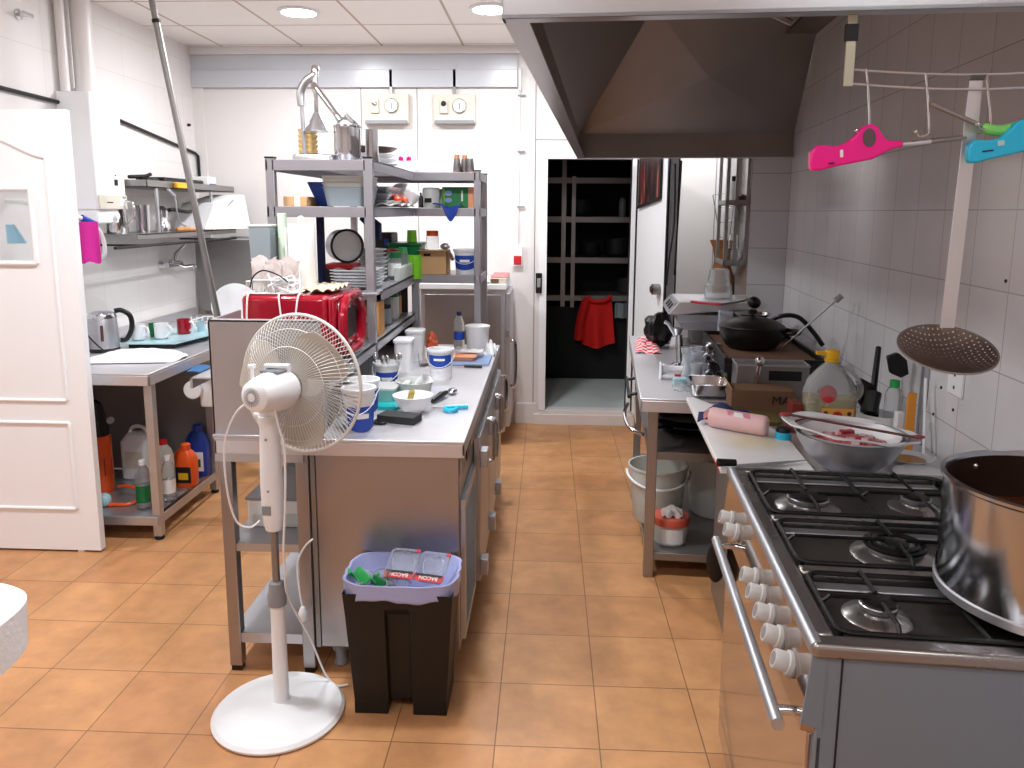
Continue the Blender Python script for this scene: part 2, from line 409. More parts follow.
# boiler
t=T('wall_boiler','white wall-mounted gas boiler with beige control strip','boiler',(-2.45,2.2,1.585))
bx0,bx1,by0,by1=-2.55,-2.36,2.07,2.375
t.part('casing',G().box(bx0,bx1,by0,by1,1.66,2.30).box(bx0,bx1-.004,by0+.004,by1-.004,1.585,1.66),M['whitepl'],bev=.008)
cp=t.part('control_panel',G().box(bx1-.006,bx1+.012,by0+.01,by1-.01,1.665,1.745),M['beige'],bev=.003)
t.part('display',G().box(bx1+.012,bx1+.014,by1-.09,by1-.04,1.685,1.725),M['whitep'],parent=cp)
t.part('badge',G().box(bx1+.012,bx1+.0135,by0+.08,by0+.14,1.70,1.706),M['ink'],parent=cp)
t.part('knob',G().lathe((bx1-.004,by0+.18,1.625),[(.022,0),(.02,.018),(.012,.02)],20,'x'),M['whitepl'])
t.part('sight_window',G().box(bx1-.002,bx1+.002,by0+.19,by0+.225,1.80,1.835).box(bx1-.002,bx1+.002,by0+.2,by0+.212,1.855,1.862),M['ink'])
S('flue_pipe',G().lathe((-2.465,2.23,2.301),[(.062,0),(.062,.03),(.055,.03),(.055,H-2.301)],28),M['cream'],'thick cream flue pipe rising from the boiler to the ceiling','pipe',(-2.465,2.23,2.301))
S('conduit_pipe',G().tube([(-2.515,2.115,2.301),(-2.515,2.115,H)],.025,12),M['cream'],'thin white pipe beside the thick boiler flue','pipe',(-2.515,2.115,2.301))
S('gas_pipe',G().tube([(-2.535,1.50,2.25),(-2.535,2.5,2.235),(-2.535,3.72,2.09),(-2.53,3.76,2.07),(-2.53,3.765,1.86)],.011,10),M['black'],'black pipe running along the tiled wall behind the boiler','pipe',(-2.535,2.6,2.1))
t=T('wall_fitting','small chrome valve fitting high on the tiled wall, top left corner of the photo','valve',(-2.55,1.82,2.635))
t.part('flange',G().lathe((-2.55,1.82,2.635),[(.028,0),(.028,.008),(.012,.012),(.012,.05)],20,'x'),M['chrome'])
t.part('valve_handle',G().box(-2.51,-2.49,1.78,1.86,2.625,2.645),M['chrome'],bev=.003)
S('pipe_clip',G().lathe((-2.55,3.66,2.29),[(.012,0),(.01,.02)],12,'x'),M['black'],'small black plug in the tiled wall near the back corner','wall plug',(-2.55,3.66,2.29))
# towels on a ring rail
t=T('towel_rail','curved white towel rail on the wall below the boiler','towel rail',(-2.55,1.86,1.5))
t.part('rail',G().tube(smooth([(-2.55,1.60,1.70),(-2.40,1.60,1.685),(-2.28,1.66,1.645),(-2.22,1.78,1.585),(-2.22,1.86,1.505),(-2.25,1.9,1.415),(-2.35,1.93,1.385),(-2.55,1.93,1.385)],5),.011,8),M['whitepl'])
t.part('rail_grip',G().tube([(-2.245,1.72,1.62),(-2.215,1.79,1.585)],.019,10),M['blue'],label='blue foam grip')
def drape(x,y,w,zt,zb,ph,amp=.012,dx=.02,lean=0):
    return G().sheet(lambda u,v:(x+w*(u-.5)+lean*(1-v), y-.012+amp*math.sin(u*9+ph)*(.3+.7*(1-v))+dx*(1-v)*math.sin(u*3), zb+(zt-zb)*v+.006*math.sin(u*13+ph)*(1-v)),18,14,.004)
S('pink_towel',drape(-2.23,1.72,.15,1.60,1.39,.4,lean=.0),M['pinkc'],'bright pink cloth hanging behind the open door','cloth',(-2.245,1.72,1.39))
S('white_towel',drape(-2.31,1.66,.07,1.56,1.24,1.9),M['cloth'],'white towel hanging next to the pink cloth','cloth',(-2.31,1.66,1.17))

# upper double wall shelf
t=T('wall_shelf','two-tier steel wall shelf in the back left corner','wall shelf',(-2.4,3.0,1.5))
sx0,sx1,sy0,sy1=-2.55,-2.24,2.40,3.70
t.part('upper_shelf',G().box(sx0,sx1,sy0,sy1,1.795,1.802).box(sx1-.006,sx1,sy0,sy1,1.795,1.84).box(sx0,sx1,sy0,sy0+.006,1.795,1.84),M['steeldk'],bev=.001)
t.part('lower_shelf',G().box(sx0,sx1,sy0-.15,sy1,1.515,1.522).box(sx1-.006,sx1,sy0-.15,sy1,1.49,1.522),M['steeldk'],bev=.001)
for y in (2.52,3.3): t.part('upright',G().box(sx1-.02,sx1-.006,y,y+.022,1.522,1.795),M['steel'],bev=.001)
S('rail_pipe',G().tube([(-2.21,1.95,1.455),(-2.21,3.62,1.455)],.009,8).tube([(-2.21,2.3,1.455),(-2.54,2.3,1.455)],.006,8).tube([(-2.21,3.4,1.455),(-2.54,3.4,1.455)],.006,8),M['black'],'black hanging rail under the corner wall shelf','rail',(-2.21,2.8,1.455))
t=T('steel_worksheet','steel backing panel in the back left corner','steel panel',(-2.2,3.7,1.0))
t.part('sheet',G().box(-2.53,-1.95,3.62,3.63,.9,1.44).box(-1.96,-1.95,3.60,3.63,.9,1.44),M['steeldk'])
t.part('edge_tube',G().tube([(-2.25,3.615,1.46),(-1.95,3.615,1.46)],.009,8),M['steel'])
# items on corner shelf
def pot(name,c,r,h,m,label,cat,lid=False,frame='W',group=None,handles=True,wall=.004):
    t=T(name,label,cat,c,frame,group)
    t.part('body',G().lathe(c,[(r*.96,.002),(r,.012),(r,h-.004),(r+.006,h),(r+.004,h+.003),(r-wall,h),(r-wall,.02),(.001,.016)],40,cap0=True,cap1=False),m)
    return t
t=T('steel_jug','tall steel jug on the lower corner shelf beside the boiler','jug',(-2.40,2.33,1.522))
t.part('body',G().lathe((-2.40,2.33,1.522),[(.055,0),(.06,.01),(.052,.2),(.058,.215),(.054,.215),(.048,.2),(.05,.02),(.001,.02)],28),M['chrome'])
t.part('handle',G().tube(smooth([(-2.345,2.33,1.71),(-2.30,2.33,1.70),(-2.295,2.33,1.62),(-2.342,2.33,1.57)],5),.007,8),M['chrome'])
S('steel_beaker',G().lathe((-2.36,2.55,1.522),[(.04,0),(.045,.17),(.043,.17),(.038,.01),(.001,.01)],28),M['chrome'],'slim steel beaker standing right of the steel jug','beaker',(-2.36,2.55,1.522))
t=T('coffee_maker','small steel moka pot with a black handle on the lower corner shelf','moka pot',(-2.37,2.82,1.522))
t.part('body',G().lathe((-2.37,2.82,1.522),[(.045,0),(.045,.05),(.032,.075),(.04,.14),(.03,.15),(.01,.165)],12),M['chrome'])
t.part('handle',G().tube(smooth([(-2.335,2.83,1.66),(-2.31,2.86,1.665),(-2.28,2.98,1.65),(-2.28,3.05,1.655)],5),[.012]*15+[.009],8),M['black'])
for i,(y,l,c) in enumerate(((2.86,.16,'wood'),(3.02,.2,'peach'))):
    t=T('wooden_handle_tool',('dark-bladed' if i==0 else 'light orange')+' wooden-handled tool lying on the lower corner shelf','kitchen tool',(-2.30,y,1.53))
    t.part('handle',G().tube([(-2.30,y,1.535),(-2.29,y+l,1.537)],[.012,.015],10),M[c])
    t.part('blade',G().box(-2.31,-2.285,y-.1,y,1.53,1.533),M['brown' if i==0 else 'steel'])
# white tilted box/sheet
t=T('white_crate','white plastic crate tipped on its side on the lower corner shelf','crate',(-2.28,3.42,1.522))
g=G().plate([(-2.22,3.12,1.53),(-2.06,3.52,1.53),(-2.09,3.50,1.77),(-2.20,3.24,1.70)],.006)
g.plate([(-2.22,3.12,1.53),(-2.20,3.24,1.70),(-2.48,3.34,1.70),(-2.48,3.2,1.53)],.006)
g.plate([(-2.20,3.24,1.70),(-2.09,3.50,1.77),(-2.36,3.56,1.77),(-2.48,3.34,1.70)],.006)
t.part('shell',g,M['whitepl'],flat=True)
t.part('grey_band',G().plate([(-2.200,3.16,1.535),(-2.184,3.20,1.535),(-2.115,3.42,1.735),(-2.131,3.38,1.735)],-.003),M['greypl'],label='grey stripe')
# on upper shelf
t=T('black_grill_appliance','black appliance lying on the upper corner shelf','appliance',(-2.38,3.0,1.802))
t.part('body',G().box(-2.45,-2.30,2.75,3.32,1.803,1.87).box(-2.42,-2.33,2.60,2.75,1.83,1.86),M['black'],bev=.012)
t.part('lever',G().tube([(-2.40,2.50,1.86),(-2.38,2.66,1.87),(-2.38,2.72,1.885)],.012,8),M['black'])
t=T('small_carton','small white and blue carton on the upper corner shelf','carton',(-2.36,3.42,1.803))
t.part('box',G().box(-2.42,-2.29,3.36,3.5,1.803,1.90),M['paper'],bev=.002)
t.part('blue_print',G().box(-2.289,-2.288,3.38,3.5,1.82,1.85),M['bluel'])
S('yellow_sponge',G().rprof(-2.222,2.80,[(1.800,.012,.07,.01),(1.803,.0175,.078,.012),(1.832,.0175,.078,.012),(1.836,.012,.07,.01)]),M['yellow'],'yellow sponge on the lip of the upper corner shelf','sponge',(-2.222,2.80,1.80))
S('hanging_ladle',G().tube(smooth([(-2.22,2.7,1.75),(-2.215,2.72,1.60),(-2.21,2.8,1.56)],4),.006,6).tube([(-2.223,2.62,1.79),(-2.22,2.7,1.75)],.01,6),M['steel'],'curved steel utensil hanging from the upper corner shelf','utensil',(-2.22,2.7,1.6))
# leaning pole
t=T('leaning_pole','long grey metal pole leaning from the worktop up to the ceiling','pole',(-1.80,2.32,.93))
pa=Vector((-1.80,2.32,.895)); pb=Vector((-2.03,2.16,2.86)); q=pa.lerp(pb,.905)
t.part('lower_tube',G().tube([pa,q],.019,14),M['steeldk']); t.part('collar',G().tube([q,pa.lerp(pb,.915)],.022,14),M['black']); t.part('upper_tube',G().tube([pa.lerp(pb,.915),pb],.017,14),M['steeldk'])

# wall tap
t=T('wall_tap','chrome mixer tap on the tiled wall','tap',(-2.55,3.18,1.29))
t.part('flange',G().lathe((-2.55,3.10,1.285),[(.03,0),(.03,.006),(.018,.03),(.018,.06)],20,'x').lathe((-2.55,3.25,1.285),[(.03,0),(.03,.006),(.018,.03),(.018,.06)],20,'x'),M['chrome'])
t.part('mixer_body',G().tube([(-2.49,3.07,1.285),(-2.49,3.28,1.285)],.022,14),M['chrome'])
t.part('lever',G().tube([(-2.49,3.18,1.30),(-2.48,3.19,1.36),(-2.42,3.22,1.42)],[.016,.014,.007],10),M['chrome'])
t.part('spout',G().tube(smooth([(-2.48,3.24,1.28),(-2.45,3.27,1.265),(-2.41,3.30,1.268),(-2.395,3.31,1.25)],4),.011,10),M['chrome'])

# left steel table
t=T('steel_table','long stainless steel table along the left wall with a lower shelf','work table',(-2.1,2.0,0))
LX0,LX1,LY0,LY1=-2.545,-1.79,1.42,3.60
t.part('worktop',G().box(LX0,LX1,LY0,LY1,.862,.872).box(LX0,LX1,LY0,LY0+.012,.81,.862).box(LX1-.012,LX1,LY0,LY1,.81,.862).box(LX0,LX0+.02,LY0,LY1,.872,.93),M['steeltop'],bev=.004)
lg=[]
for x,y in ((LX1-.05,LY0+.03),(LX1-.05,2.12),(LX1-.05,3.5),(LX0+.04,LY0+.03)):
    l=t.part('leg',G().box(x,x+.042,y,y+.042,.02,.862),M['steel'],bev=.003); t.part('foot',G().lathe((x+.021,y+.021,0),[(.02,0),(.024,.006),(.018,.022)],12),M['black'],parent=l)
t.part('lower_shelf',G().box(LX0,LX1-.045,LY0+.02,2.14,.122,.13).box(LX0,LX1-.012,LY0+.012,LY0+.02,.085,.13).box(LX1-.018,LX1-.01,LY0+.02,2.16,.085,.13),M['steel'],bev=.001)
t.part('back_panel',G().box(LX0,LX1-.05,2.17,2.18,.13,.86),M['steeldk'],flat=True)
t.part('underframe',G().box(LX0+.02,LX1-.06,2.6,3.5,.5,.86),M['steeldk'],flat=True,label='sink bowl underside')
# things on the table (z=.872)
Z=.872
t=kt=T('kettle','brushed steel electric kettle with a black handle on the left table','kettle',(-2.35,2.02,Z))
kx,ky_=-2.355,2.02
t.part('power_base',G().lathe((kx,ky_,Z),[(.08,0),(.083,.01),(.075,.02)],32),M['black'])
t.part('body',G().lathe((kx,ky_,Z),[(.080,.021),(.082,.03),(.074,.19),(.064,.215),(.045,.225),(.001,.227)],40),M['steel'])
t.part('lid_rim',G().lathe((kx,ky_,Z),[(.075,.19),(.075,.198),(.066,.216),(.066,.2)],36),M['chrome'])
t.part('handle',G().tube(smooth([(kx+.05,ky_+.04,Z+.222),(kx+.08,ky_+.06,Z+.225),(kx+.115,ky_+.085,Z+.19),(kx+.12,ky_+.085,Z+.12),(kx+.095,ky_+.07,Z+.06),(kx+.068,ky_+.05,Z+.055)],5),.014,10),M['black'])
t.part('water_gauge',G().box(-.008,.008,-.004,.004,-.045,.045).xf(Matrix.Translation((kx+.033,ky_-.070,Z+.11))@Matrix.Rotation(.43,4,'Z')),M['brown'],bev=.003)
t.part('power_cord',G().tube(smooth([(kx-.06,ky_-.12,Z+.22),(kx-.03,ky_-.14,Z+.15),(kx+.03,ky_-.14,Z+.07),(kx+.11,ky_-.13,Z+.006),(kx+.17,ky_-.08,Z+.006)],6),.004,6),M['black'])
S('white_parcel',G().sheet(lambda u,v:(-2.28+.44*u+.04*math.sin(v*3), 1.62+.24*v+.07*u, Z+.004+.05*math.sin(PI*u)**.5*math.sin(PI*v)**.5+.006*math.sin(u*17)*math.sin(v*9)),24,14,-.004),M['cloth'],'crumpled white cloth bundle lying at the front of the left table','cloth',(-2.06,1.78,Z))
t=T('glass_tray','pale blue glass tray carrying the mugs','tray',(-2.12,2.38,Z))
t.part('plate',G().plate([(-2.33,2.06,Z+.028),(-1.98,2.10,Z+.028),(-1.86,2.62,Z+.034),(-2.30,2.62,Z+.034)],.008),M['bluetray'],bev=.002)
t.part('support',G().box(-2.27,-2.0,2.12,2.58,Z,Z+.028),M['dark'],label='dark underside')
for (x,y,c,lab) in ((-2.24,2.18,'whitepl','white mug left of the other mugs on the blue tray'),(-2.13,2.24,'whitepl','white mug in the middle of the blue tray, in front of the red mug'),(-2.08,2.42,'red','red mug with a white handle behind the white mugs')):
    z=Z+.04; t=T('mug',lab,'mug',(x,y,z),group=None)
    t.part('cup',G().lathe((x,y,z),[(.034,0),(.04,.006),(.041,.09),(.038,.09),(.037,.01),(.001,.009)],28),M[c])
    t.part('handle',G().tube(smooth([(x+.038,y-.006,z+.075),(x+.062,y-.012,z+.07),(x+.066,y-.013,z+.04),(x+.038,y-.006,z+.02)],4),.006,8),M['whitepl'])
S('green_cup',G().lathe((-2.20,2.3,Z+.04),[(.03,0),(.036,.08),(.034,.08),(.028,.01),(.001,.01)],20),M['green'],'green cup glimpsed through the kettle handle','cup',(-2.20,2.3,Z+.04))
S('blue_cup',G().lathe((-2.02,2.52,Z+.04),[(.02,0),(.026,.06),(.024,.06),(.018,.008),(.001,.008)],20),M['bluetray'],'small pale cup at the back of the blue tray','cup',(-2.02,2.52,Z+.04))
t=T('dish_rack','white wire dish rack behind the mugs','dish rack',(-2.05,2.85,Z))
g=G()
for z in (Z+.012,Z+.07):
    g.tube([(-2.2,2.72,z),(-1.92,2.72,z),(-1.92,2.98,z),(-2.2,2.98,z)],.004,6,closed=True)
t.part('frame',g,M['whitepl']); g=G()
for k in range(8):
    x=-2.19+.037*k; g.tube([(x,2.72,Z+.012),(x,2.76,Z+.1),(x,2.80,Z+.012),(x,2.98,Z+.012)],.0025,5)
t.part('wires',g,M['whitepl'])
S('oval_platter',G().lathe((0,0,0),[(.05,0),(.13,.012),(.145,.02),(.13,.022),(.04,.01)],48).xf(Matrix.Translation((-2.0,3.02,Z+.15))@Matrix.Rotation(math.radians(72),4,'X')@Matrix.Diagonal((1.1,1,1,1))),M['whitepl'],'large white oval platter standing upright in the rack','platter',(-2.0,3.02,Z))
S('round_plate',G().lathe((0,0,0),[(.05,0),(.12,.01),(.13,.016),(.04,.01)],40).xf(Matrix.Translation((-2.06,3.1,Z+.14))@Matrix.Rotation(math.radians(74),4,'X')),M['whitepl'],'smaller white plate behind the upright oval platter','plate',(-2.06,3.1,Z))
t=T('frying_pan','black frying pan handle sticking out behind the steel upright panel','frying pan',(-1.86,2.6,Z))
t.part('pan',G().lathe((-1.80,2.78,Z),[(.10,0),(.13,.035),(.127,.035),(.1,.004),(.001,.004)],36),M['black'])
t.part('handle',G().tube(smooth([(-1.72,2.70,Z+.03),(-1.66,2.62,Z+.07),(-1.58,2.54,Z+.075)],4),.011,8),M['black'])
# dispenser hanging on the centre panel side
t=T('wall_dispenser','white plastic hand-towel dispenser with a blue top between the two tables','dispenser',(-1.50,1.9,.60))
t.part('case',G().rprof(-1.705,1.9,[(.60,.035,.05,.015),(.61,.04,.055,.02),(.79,.04,.055,.02),(.80,.035,.05,.015)]),M['whitepl'])
t.part('roll',G().lathe((-1.765,1.86,.70),[(.045,-.05),(.05,-.045),(.05,.045),(.045,.05)],24,'y'),M['whitepl'])
t.part('bracket',G().box(-1.74,-1.5,1.955,1.965,.62,.80),M['steel'],label='steel mounting plate')
t.part('blue_cover',G().sheet(lambda u,v:(-1.785+.12*u,1.80+.12*v,.806-.02*u+.012*math.sin(PI*u)+.012*v),10,4,.006),pm('steel_blue_cloth','3F74A8',.7),label='blue cloth cover')

# below the table
def bottle(name,c,r,h,m,capm,label,cat='bottle',capr=.016,caph=.025,frame='W',shoulder=.7,group=None,lab=None,n=24,neck=None):
    t=T(name,label,cat,c,frame,group); neck=neck or capr*.9
    t.part('body',G().lathe(c,[(r*.85,0),(r,.01),(r,h*shoulder),(r*.8,h*(shoulder+.12)),(neck,h-caph),(neck,h-caph*.5)],n),m)
    t.part('cap',G().lathe(c,[(capr,h-caph),(capr,h),(capr*.8,h+.002)],18),capm)
    if lab: t.part('label_band',G().lathe(c,[(r+.001,h*lab[1]),(r+.0012,h*lab[2])],n,cap0=False,cap1=False),M[lab[0]])
    return t
Z=.13
t=T('gas_cylinder','orange gas bottle with a black top partly hidden behind the open door','gas bottle',(-2.235,1.78,Z))
c=(-2.29,1.78,Z)
t.part('tank',G().lathe(c,[(.06,0),(.065,.01),(.065,.30),(.06,.32)],32),M['orange'])
t.part('cap',G().lathe(c,[(.058,.321),(.058,.36),(.045,.43),(.028,.50),(.001,.52)],28),M['black'])
t.part('badge',G().lathe(c,[(.0655,.1),(.0655,.2)],9,cap0=False,cap1=False),M['ink'],label='black printed band')
t.part('round_sticker',G().lathe((-2.19,1.74,.545),[(.02,0),(.02,.003)],18,'x').xf(rotz((-2.19,1.74,.545),-.8)),M['greypl'])
S('orange_hose',G().tube(smooth([(-2.16,1.72,Z+.05),(-2.08,1.70,Z+.06),(-2.00,1.66,Z+.03),(-2.02,1.58,Z+.012),(-2.10,1.56,Z+.012),(-2.2,1.55,Z+.012)],6),.009,8),M['orange'],'orange hose curled at the foot of the gas bottle','hose',(-2.08,1.66,Z))
S('blue_ball_valve',G().ell((-2.15,1.56,Z+.037),(.036,.036,.036)),M['bluetray'],'pale blue ball lying on the left table shelf','ball',(-2.15,1.56,Z))
t=T('jerrycan','whitish jerrycan on the left table shelf','jerrycan',(-2.20,2.03,Z)); c=(-2.20,2.03)
t.part('body',G().rprof(c[0],c[1],[(Z,.075,.06,.03),(Z+.01,.085,.07,.03),(Z+.22,.085,.07,.03),(Z+.26,.06,.05,.03),(Z+.27,.02,.02,.02)]),M['whitepl'])
t.part('handle',G().tube(smooth([(c[0]-.06,c[1],Z+.245),(c[0]-.03,c[1],Z+.295),(c[0]+.03,c[1],Z+.295),(c[0]+.06,c[1],Z+.245)],5),.011,8),M['whitepl'])
t.part('label',G().box(c[0]-.05,c[0]+.05,c[1]-.072,c[1]-.0705,Z+.07,Z+.17),M['beige'],label='faded paper label')
bottle('cleaner_bottle',(-1.93,1.55,Z),.037,.26,M['clearpl'],M['whitepl'],'clear bottle with a green label behind the table leg','bottle',lab=('green',.15,.5))
bottle('clear_bottle',(-1.85,1.66,Z),.033,.25,M['clearpl'],M['whitepl'],'clear bottle with a white cap right of the table leg','bottle',lab=('label',.2,.5))
bottle('red_cap_jug',(-1.93,1.78,Z),.05,.30,M['frost'],M['labelr'],'translucent bottle with a red cap','bottle',capr=.022)
def jug(name,c,hx,hy,h,m,capm,label,labm):
    t=T(name,label,'detergent jug',(c[0],c[1],c[2])); z=c[2]
    t.part('body',G().rprof(c[0],c[1],[(z,hx*.9,hy*.9,.02),(z+.01,hx,hy,.025),(z+h*.62,hx,hy,.025),(z+h*.8,hx*.7,hy*.8,.02),(z+h*.88,.022,.022,.02)]),m)
    t.part('handle',G().tube(smooth([(c[0]-hx*.9,c[1]-.005,z+h*.5),(c[0]-hx*1.15,c[1]-.005,z+h*.62),(c[0]-hx*.8,c[1]-.005,z+h*.8),(c[0]-.01,c[1]-.005,z+h*.9)],4),.010,8),m)
    t.part('cap',G().lathe((c[0],c[1],z),[(.026,h*.88),(.026,h),(.02,h+.004)],20),capm)
    l=t.part('label',G().box(c[0]-hx*.75,c[0]+hx*.75,c[1]-hy-.002,c[1]-hy+.004,z+h*.12,z+h*.5),labm[0]); t.part('label_print',G().box(c[0]-hx*.5,c[0]+hx*.5,c[1]-hy-.004,c[1]-hy-.002,z+h*.2,z+h*.36),labm[1],parent=l)
jug('orange_jug',(-1.865,1.90,Z),.055,.045,.22,M['orange'],M['orange'],'squat orange detergent jug with a dark label','x') if False else jug('orange_jug',(-1.865,1.90,Z),.055,.045,.24,M['orange'],M['orange'],'squat orange detergent jug with a dark label',(M['ink'],M['yellow']))
jug('blue_jug',(-1.875,2.08,Z),.058,.045,.30,M['blue'],M['blue'],'tall blue detergent jug with a white and green label',(M['label'],M['green']))
# white cloth at left edge, over the back of a stool
t=T('covered_stool','white cloth draped over a low stand at the left edge','draped stool',(-1.5,-.50,0))
cx_,cy_=-1.455,-.50
def skirt(u,v):
    a=2*PI*u; k=3.2; ca,sa=math.cos(a),math.sin(a); rr=1/((abs(ca)**k+abs(sa)**k)**(1/k)); w=1-v
    s_=1+.03*w*math.sin(a*7)
    return (cx_+.255*rr*ca*s_, cy_+.235*rr*sa*s_, .64-.125*w+.012*w*math.sin(a*5))
g=G(); nu=60
rs=[[skirt(i/nu,v/5) for i in range(nu)] for v in range(6)]+[[(cx_+(skirt(i/nu,1)[0]-cx_)*f_,cy_+(skirt(i/nu,1)[1]-cy_)*f_,.64+z_) for i in range(nu)] for f_,z_ in ((.95,.012),(.7,.016),(.3,.016))]
t.part('cloth_cover',g.rings(rs),M['cloth'])
t.part('seat',G().lathe((cx_,cy_,.42),[(.15,0),(.15,.02)],24),M['dark'])
for x in (-1.62,-1.42):
    for y in (-.6,-.42): t.part('leg',G().box(x-.015,x+.015,y-.015,y+.015,0,.42),M['dark'])
S('teal_rag',G().sheet(lambda u,v:(-2.44+.09*u*(1-.6*v),1.425-.01*math.sin(u*6),1.50+.09*v),8,8,.006),M['cyan'],'teal blue rag seen through the small window of the open door','rag',(-2.40,1.42,1.5))
# ================= CENTRE ISLAND =================
WZ=.887; CY0=.34; CY1=2.30; CXR=-.128
t=T('refrigerated_counter','stainless steel refrigerated counter with doors facing the aisle','counter',(-.4,1.3,0))
t.part('worktop',G().box(-1.0,CXR,CY0,CY1,WZ-.01,WZ).box(-1.0,CXR,CY0,CY0+.012,.828,WZ-.01).box(CXR-.01,CXR,CY0,CY1,.835,WZ-.01).box(-1.0,-.99,CY0,CY1,.828,WZ-.01),M['steeltop'],bev=.0025)
t.part('cabinet_body',G().box(-.655,-.15,CY0+.022,2.27,.10,.875),M['steelmid'],bev=.004)
t.part('side_post',G().box(-.672,-.656,CY0+.02,CY0+.06,.10,.83),M['steeldk'])
t.part('top_rail',G().box(-.15,-.138,CY0+.03,2.27,.76,.83),M['steeldk'],bev=.002)
v=t.part('vent_panel',G().box(-.15,-.132,.39,.80,.13,.16).box(-.15,-.132,.39,.80,.62,.66).box(-.15,-.132,.39,.42,.16,.62).box(-.15,-.132,.77,.80,.16,.62),M['steel'],bev=.002)
g=G()
for k in range(15):
    z=.17+k*.03; g.plate([(-.147,.42,z+.010),(-.134,.42,z),(-.134,.77,z),(-.147,.77,z+.010)],.002)
t.part('vent_louvres',g,M['steeldk'],parent=v,flat=True); t.part('vent_cavity',G().box(-.151,-.1495,.42,.77,.16,.62),M['blackm'],parent=v)
t.part('thermostat_display',G().box(-.138,-.134,.48,.62,.775,.815),M['black'])
for i,y in enumerate((.86,1.33,1.80)):
    d=t.part('door',G().box(-.148,-.118,y,y+.455,.12,.75),M['steel'],bev=.004)
    t.part('handle',G().tube(smooth([(-.118,y+.40,.72),(-.085,y+.40,.71),(-.078,y+.40,.62),(-.085,y+.40,.53),(-.118,y+.40,.52)],5),.009,8).tube([(-.085,y+.40,.70),(-.085,y+.40,.54)],.013,8),M['chrome'],parent=d)
    for z in (.185,.66): t.part('hinge',G().box(-.12,-.088,y-.008,y+.06,z-.035,z+.035),M['steel'],bev=.003,parent=d)
for x,y in ((-.60,.42),(-.2,.42),(-.60,2.2),(-.2,2.2)):
    t.part('foot',G().lathe((x,y,0),[(.022,0),(.026,.01),(.02,.02),(.02,.06),(.03,.065),(.03,.1)],18),M['greypl'])
# narrow work table to its left
t=T('narrow_steel_table','narrow steel side table with two open shelves at the left end of the counter','side table',(-.83,.6,0))
for x in (-.993,-.722):
    for y in (.352,1.28): t.part('leg',G().box(x,x+.045,y,y+.042,.02,.827),M['steelmid'],bev=.003)
    for y in (.352,1.28): t.part('rubber_foot',G().box(x+.004,x+.041,y+.004,y+.038,0,.02),M['black'])
for z0,z1 in ((.462,.492),(.11,.147)): t.part('shelf',G().box(-.985,-.69,.36,1.32,z1-.004,z1).box(-.95,-.722,.358,.364,z0,z1).box(-.99,-.985,.36,1.3,z0,z1),M['steel'],bev=.001)
t.part('front_rail',G().box(-1.0,-.69,.342,.352,.80,.828),M['steel'])
# upright steel panel with microwave behind
t=T('steel_upright_panel','tall brushed steel splash panel standing on the left end of the counter','splash panel',(-.8,.345,WZ))
t.part('sheet',G().box(-1.0,-.615,.345,.352,WZ,1.297).box(-1.0,-.615,.345,.38,1.29,1.297).box(-1.0,-.993,.345,.62,WZ,1.297),M['panelsteel'],bev=.001)
t.part('bottom_lip',G().box(-1.0,-.62,.330,.345,WZ,WZ+.012),M['steel'],bev=.002)
# drawer box on the middle shelf of narrow table
t=T('white_drawer_box','white plastic drawer box on the middle shelf of the side table','storage box',(-.86,.7,.493))
t.part('casing',G().box(-.96,-.74,.50,.85,.493,.60),M['whitepl'],bev=.008)
t.part('drawer',G().box(-.94,-.76,.49,.5,.51,.55),M['frost'],bev=.003); t.part('lid',G().box(-.965,-.735,.495,.855,.60,.612),M['greypl'],bev=.003)
t=T('open_tray','grey translucent tray behind the white drawer box','tray',(-.86,1.05,.493))
t.part('body',G().frus(-.95,-.77,.92,1.2,.494,-.97,-.75,.9,1.22,.68),M['gauze'],bev=.006)
# microwave : front faces +x
MX0,MX1,MY0,MY1,MZ0,MZ1=-1.035,-.665,.72,1.14,1.085,1.34
t=T('microwave','glossy red retro microwave oven behind the steel splash panel','microwave',(-.83,.93,MZ0))
t.part('casing',G().box(MX0,MX1-.03,MY0,MY1,MZ0+.012,MZ1),M['red'],bev=.02)
t.part('front_frame',G().box(MX1-.032,MX1,MY0+.002,MY1-.002,MZ0+.012,MZ1-.004),M['red'],bev=.012)
d=t.part('door_window',G().box(MX1-.002,MX1+.010,MY0+.03,MY1-.11,MZ0+.035,MZ1-.03),M['chrome'],bev=.01)
def rrect_pts(y0,y1,z0,z1,r,x):
    o=[]
    for cy,cz,a in ((y1-r,z1-r,0),(y0+r,z1-r,90),(y0+r,z0+r,180),(y1-r,z0+r,270)):
        for k in range(7):
            b=math.radians(a+15*k); o.append((x,cy+r*math.cos(b),cz+r*math.sin(b)))
    return o
t.part('door_handle_ring',G().tube(rrect_pts(MY0+.015,MY1-.10,MZ0+.02,MZ1-.015,.09,MX1+.024),.019,10,closed=True),M['red'],parent=d)
t.part('window_glass',G().box(MX1+.010,MX1+.012,MY0+.07,MY1-.15,MZ0+.07,MZ1-.065),M['ink'],parent=d)
c=t.part('control_strip',G().box(MX1,MX1+.008,MY1-.085,MY1-.015,MZ0+.03,MZ1-.03),M['beige'],bev=.003)
for z in (1.15,1.23): t.part('dial',G().lathe((MX1+.008,MY1-.05,z),[(.022,0),(.02,.016),(.001,.018)],20,'x'),M['chrome'],parent=c)
t.part('side_crease',G().box(MX0+.06,MX1-.06,MY0-.0015,MY0+.002,1.232,1.236),M['red'])
for x in (-.99,-.71):
    for y in (.76,1.10): t.part('foot',G().lathe((x,y,MZ0),[(.012,0),(.014,.013)],10),M['black'])

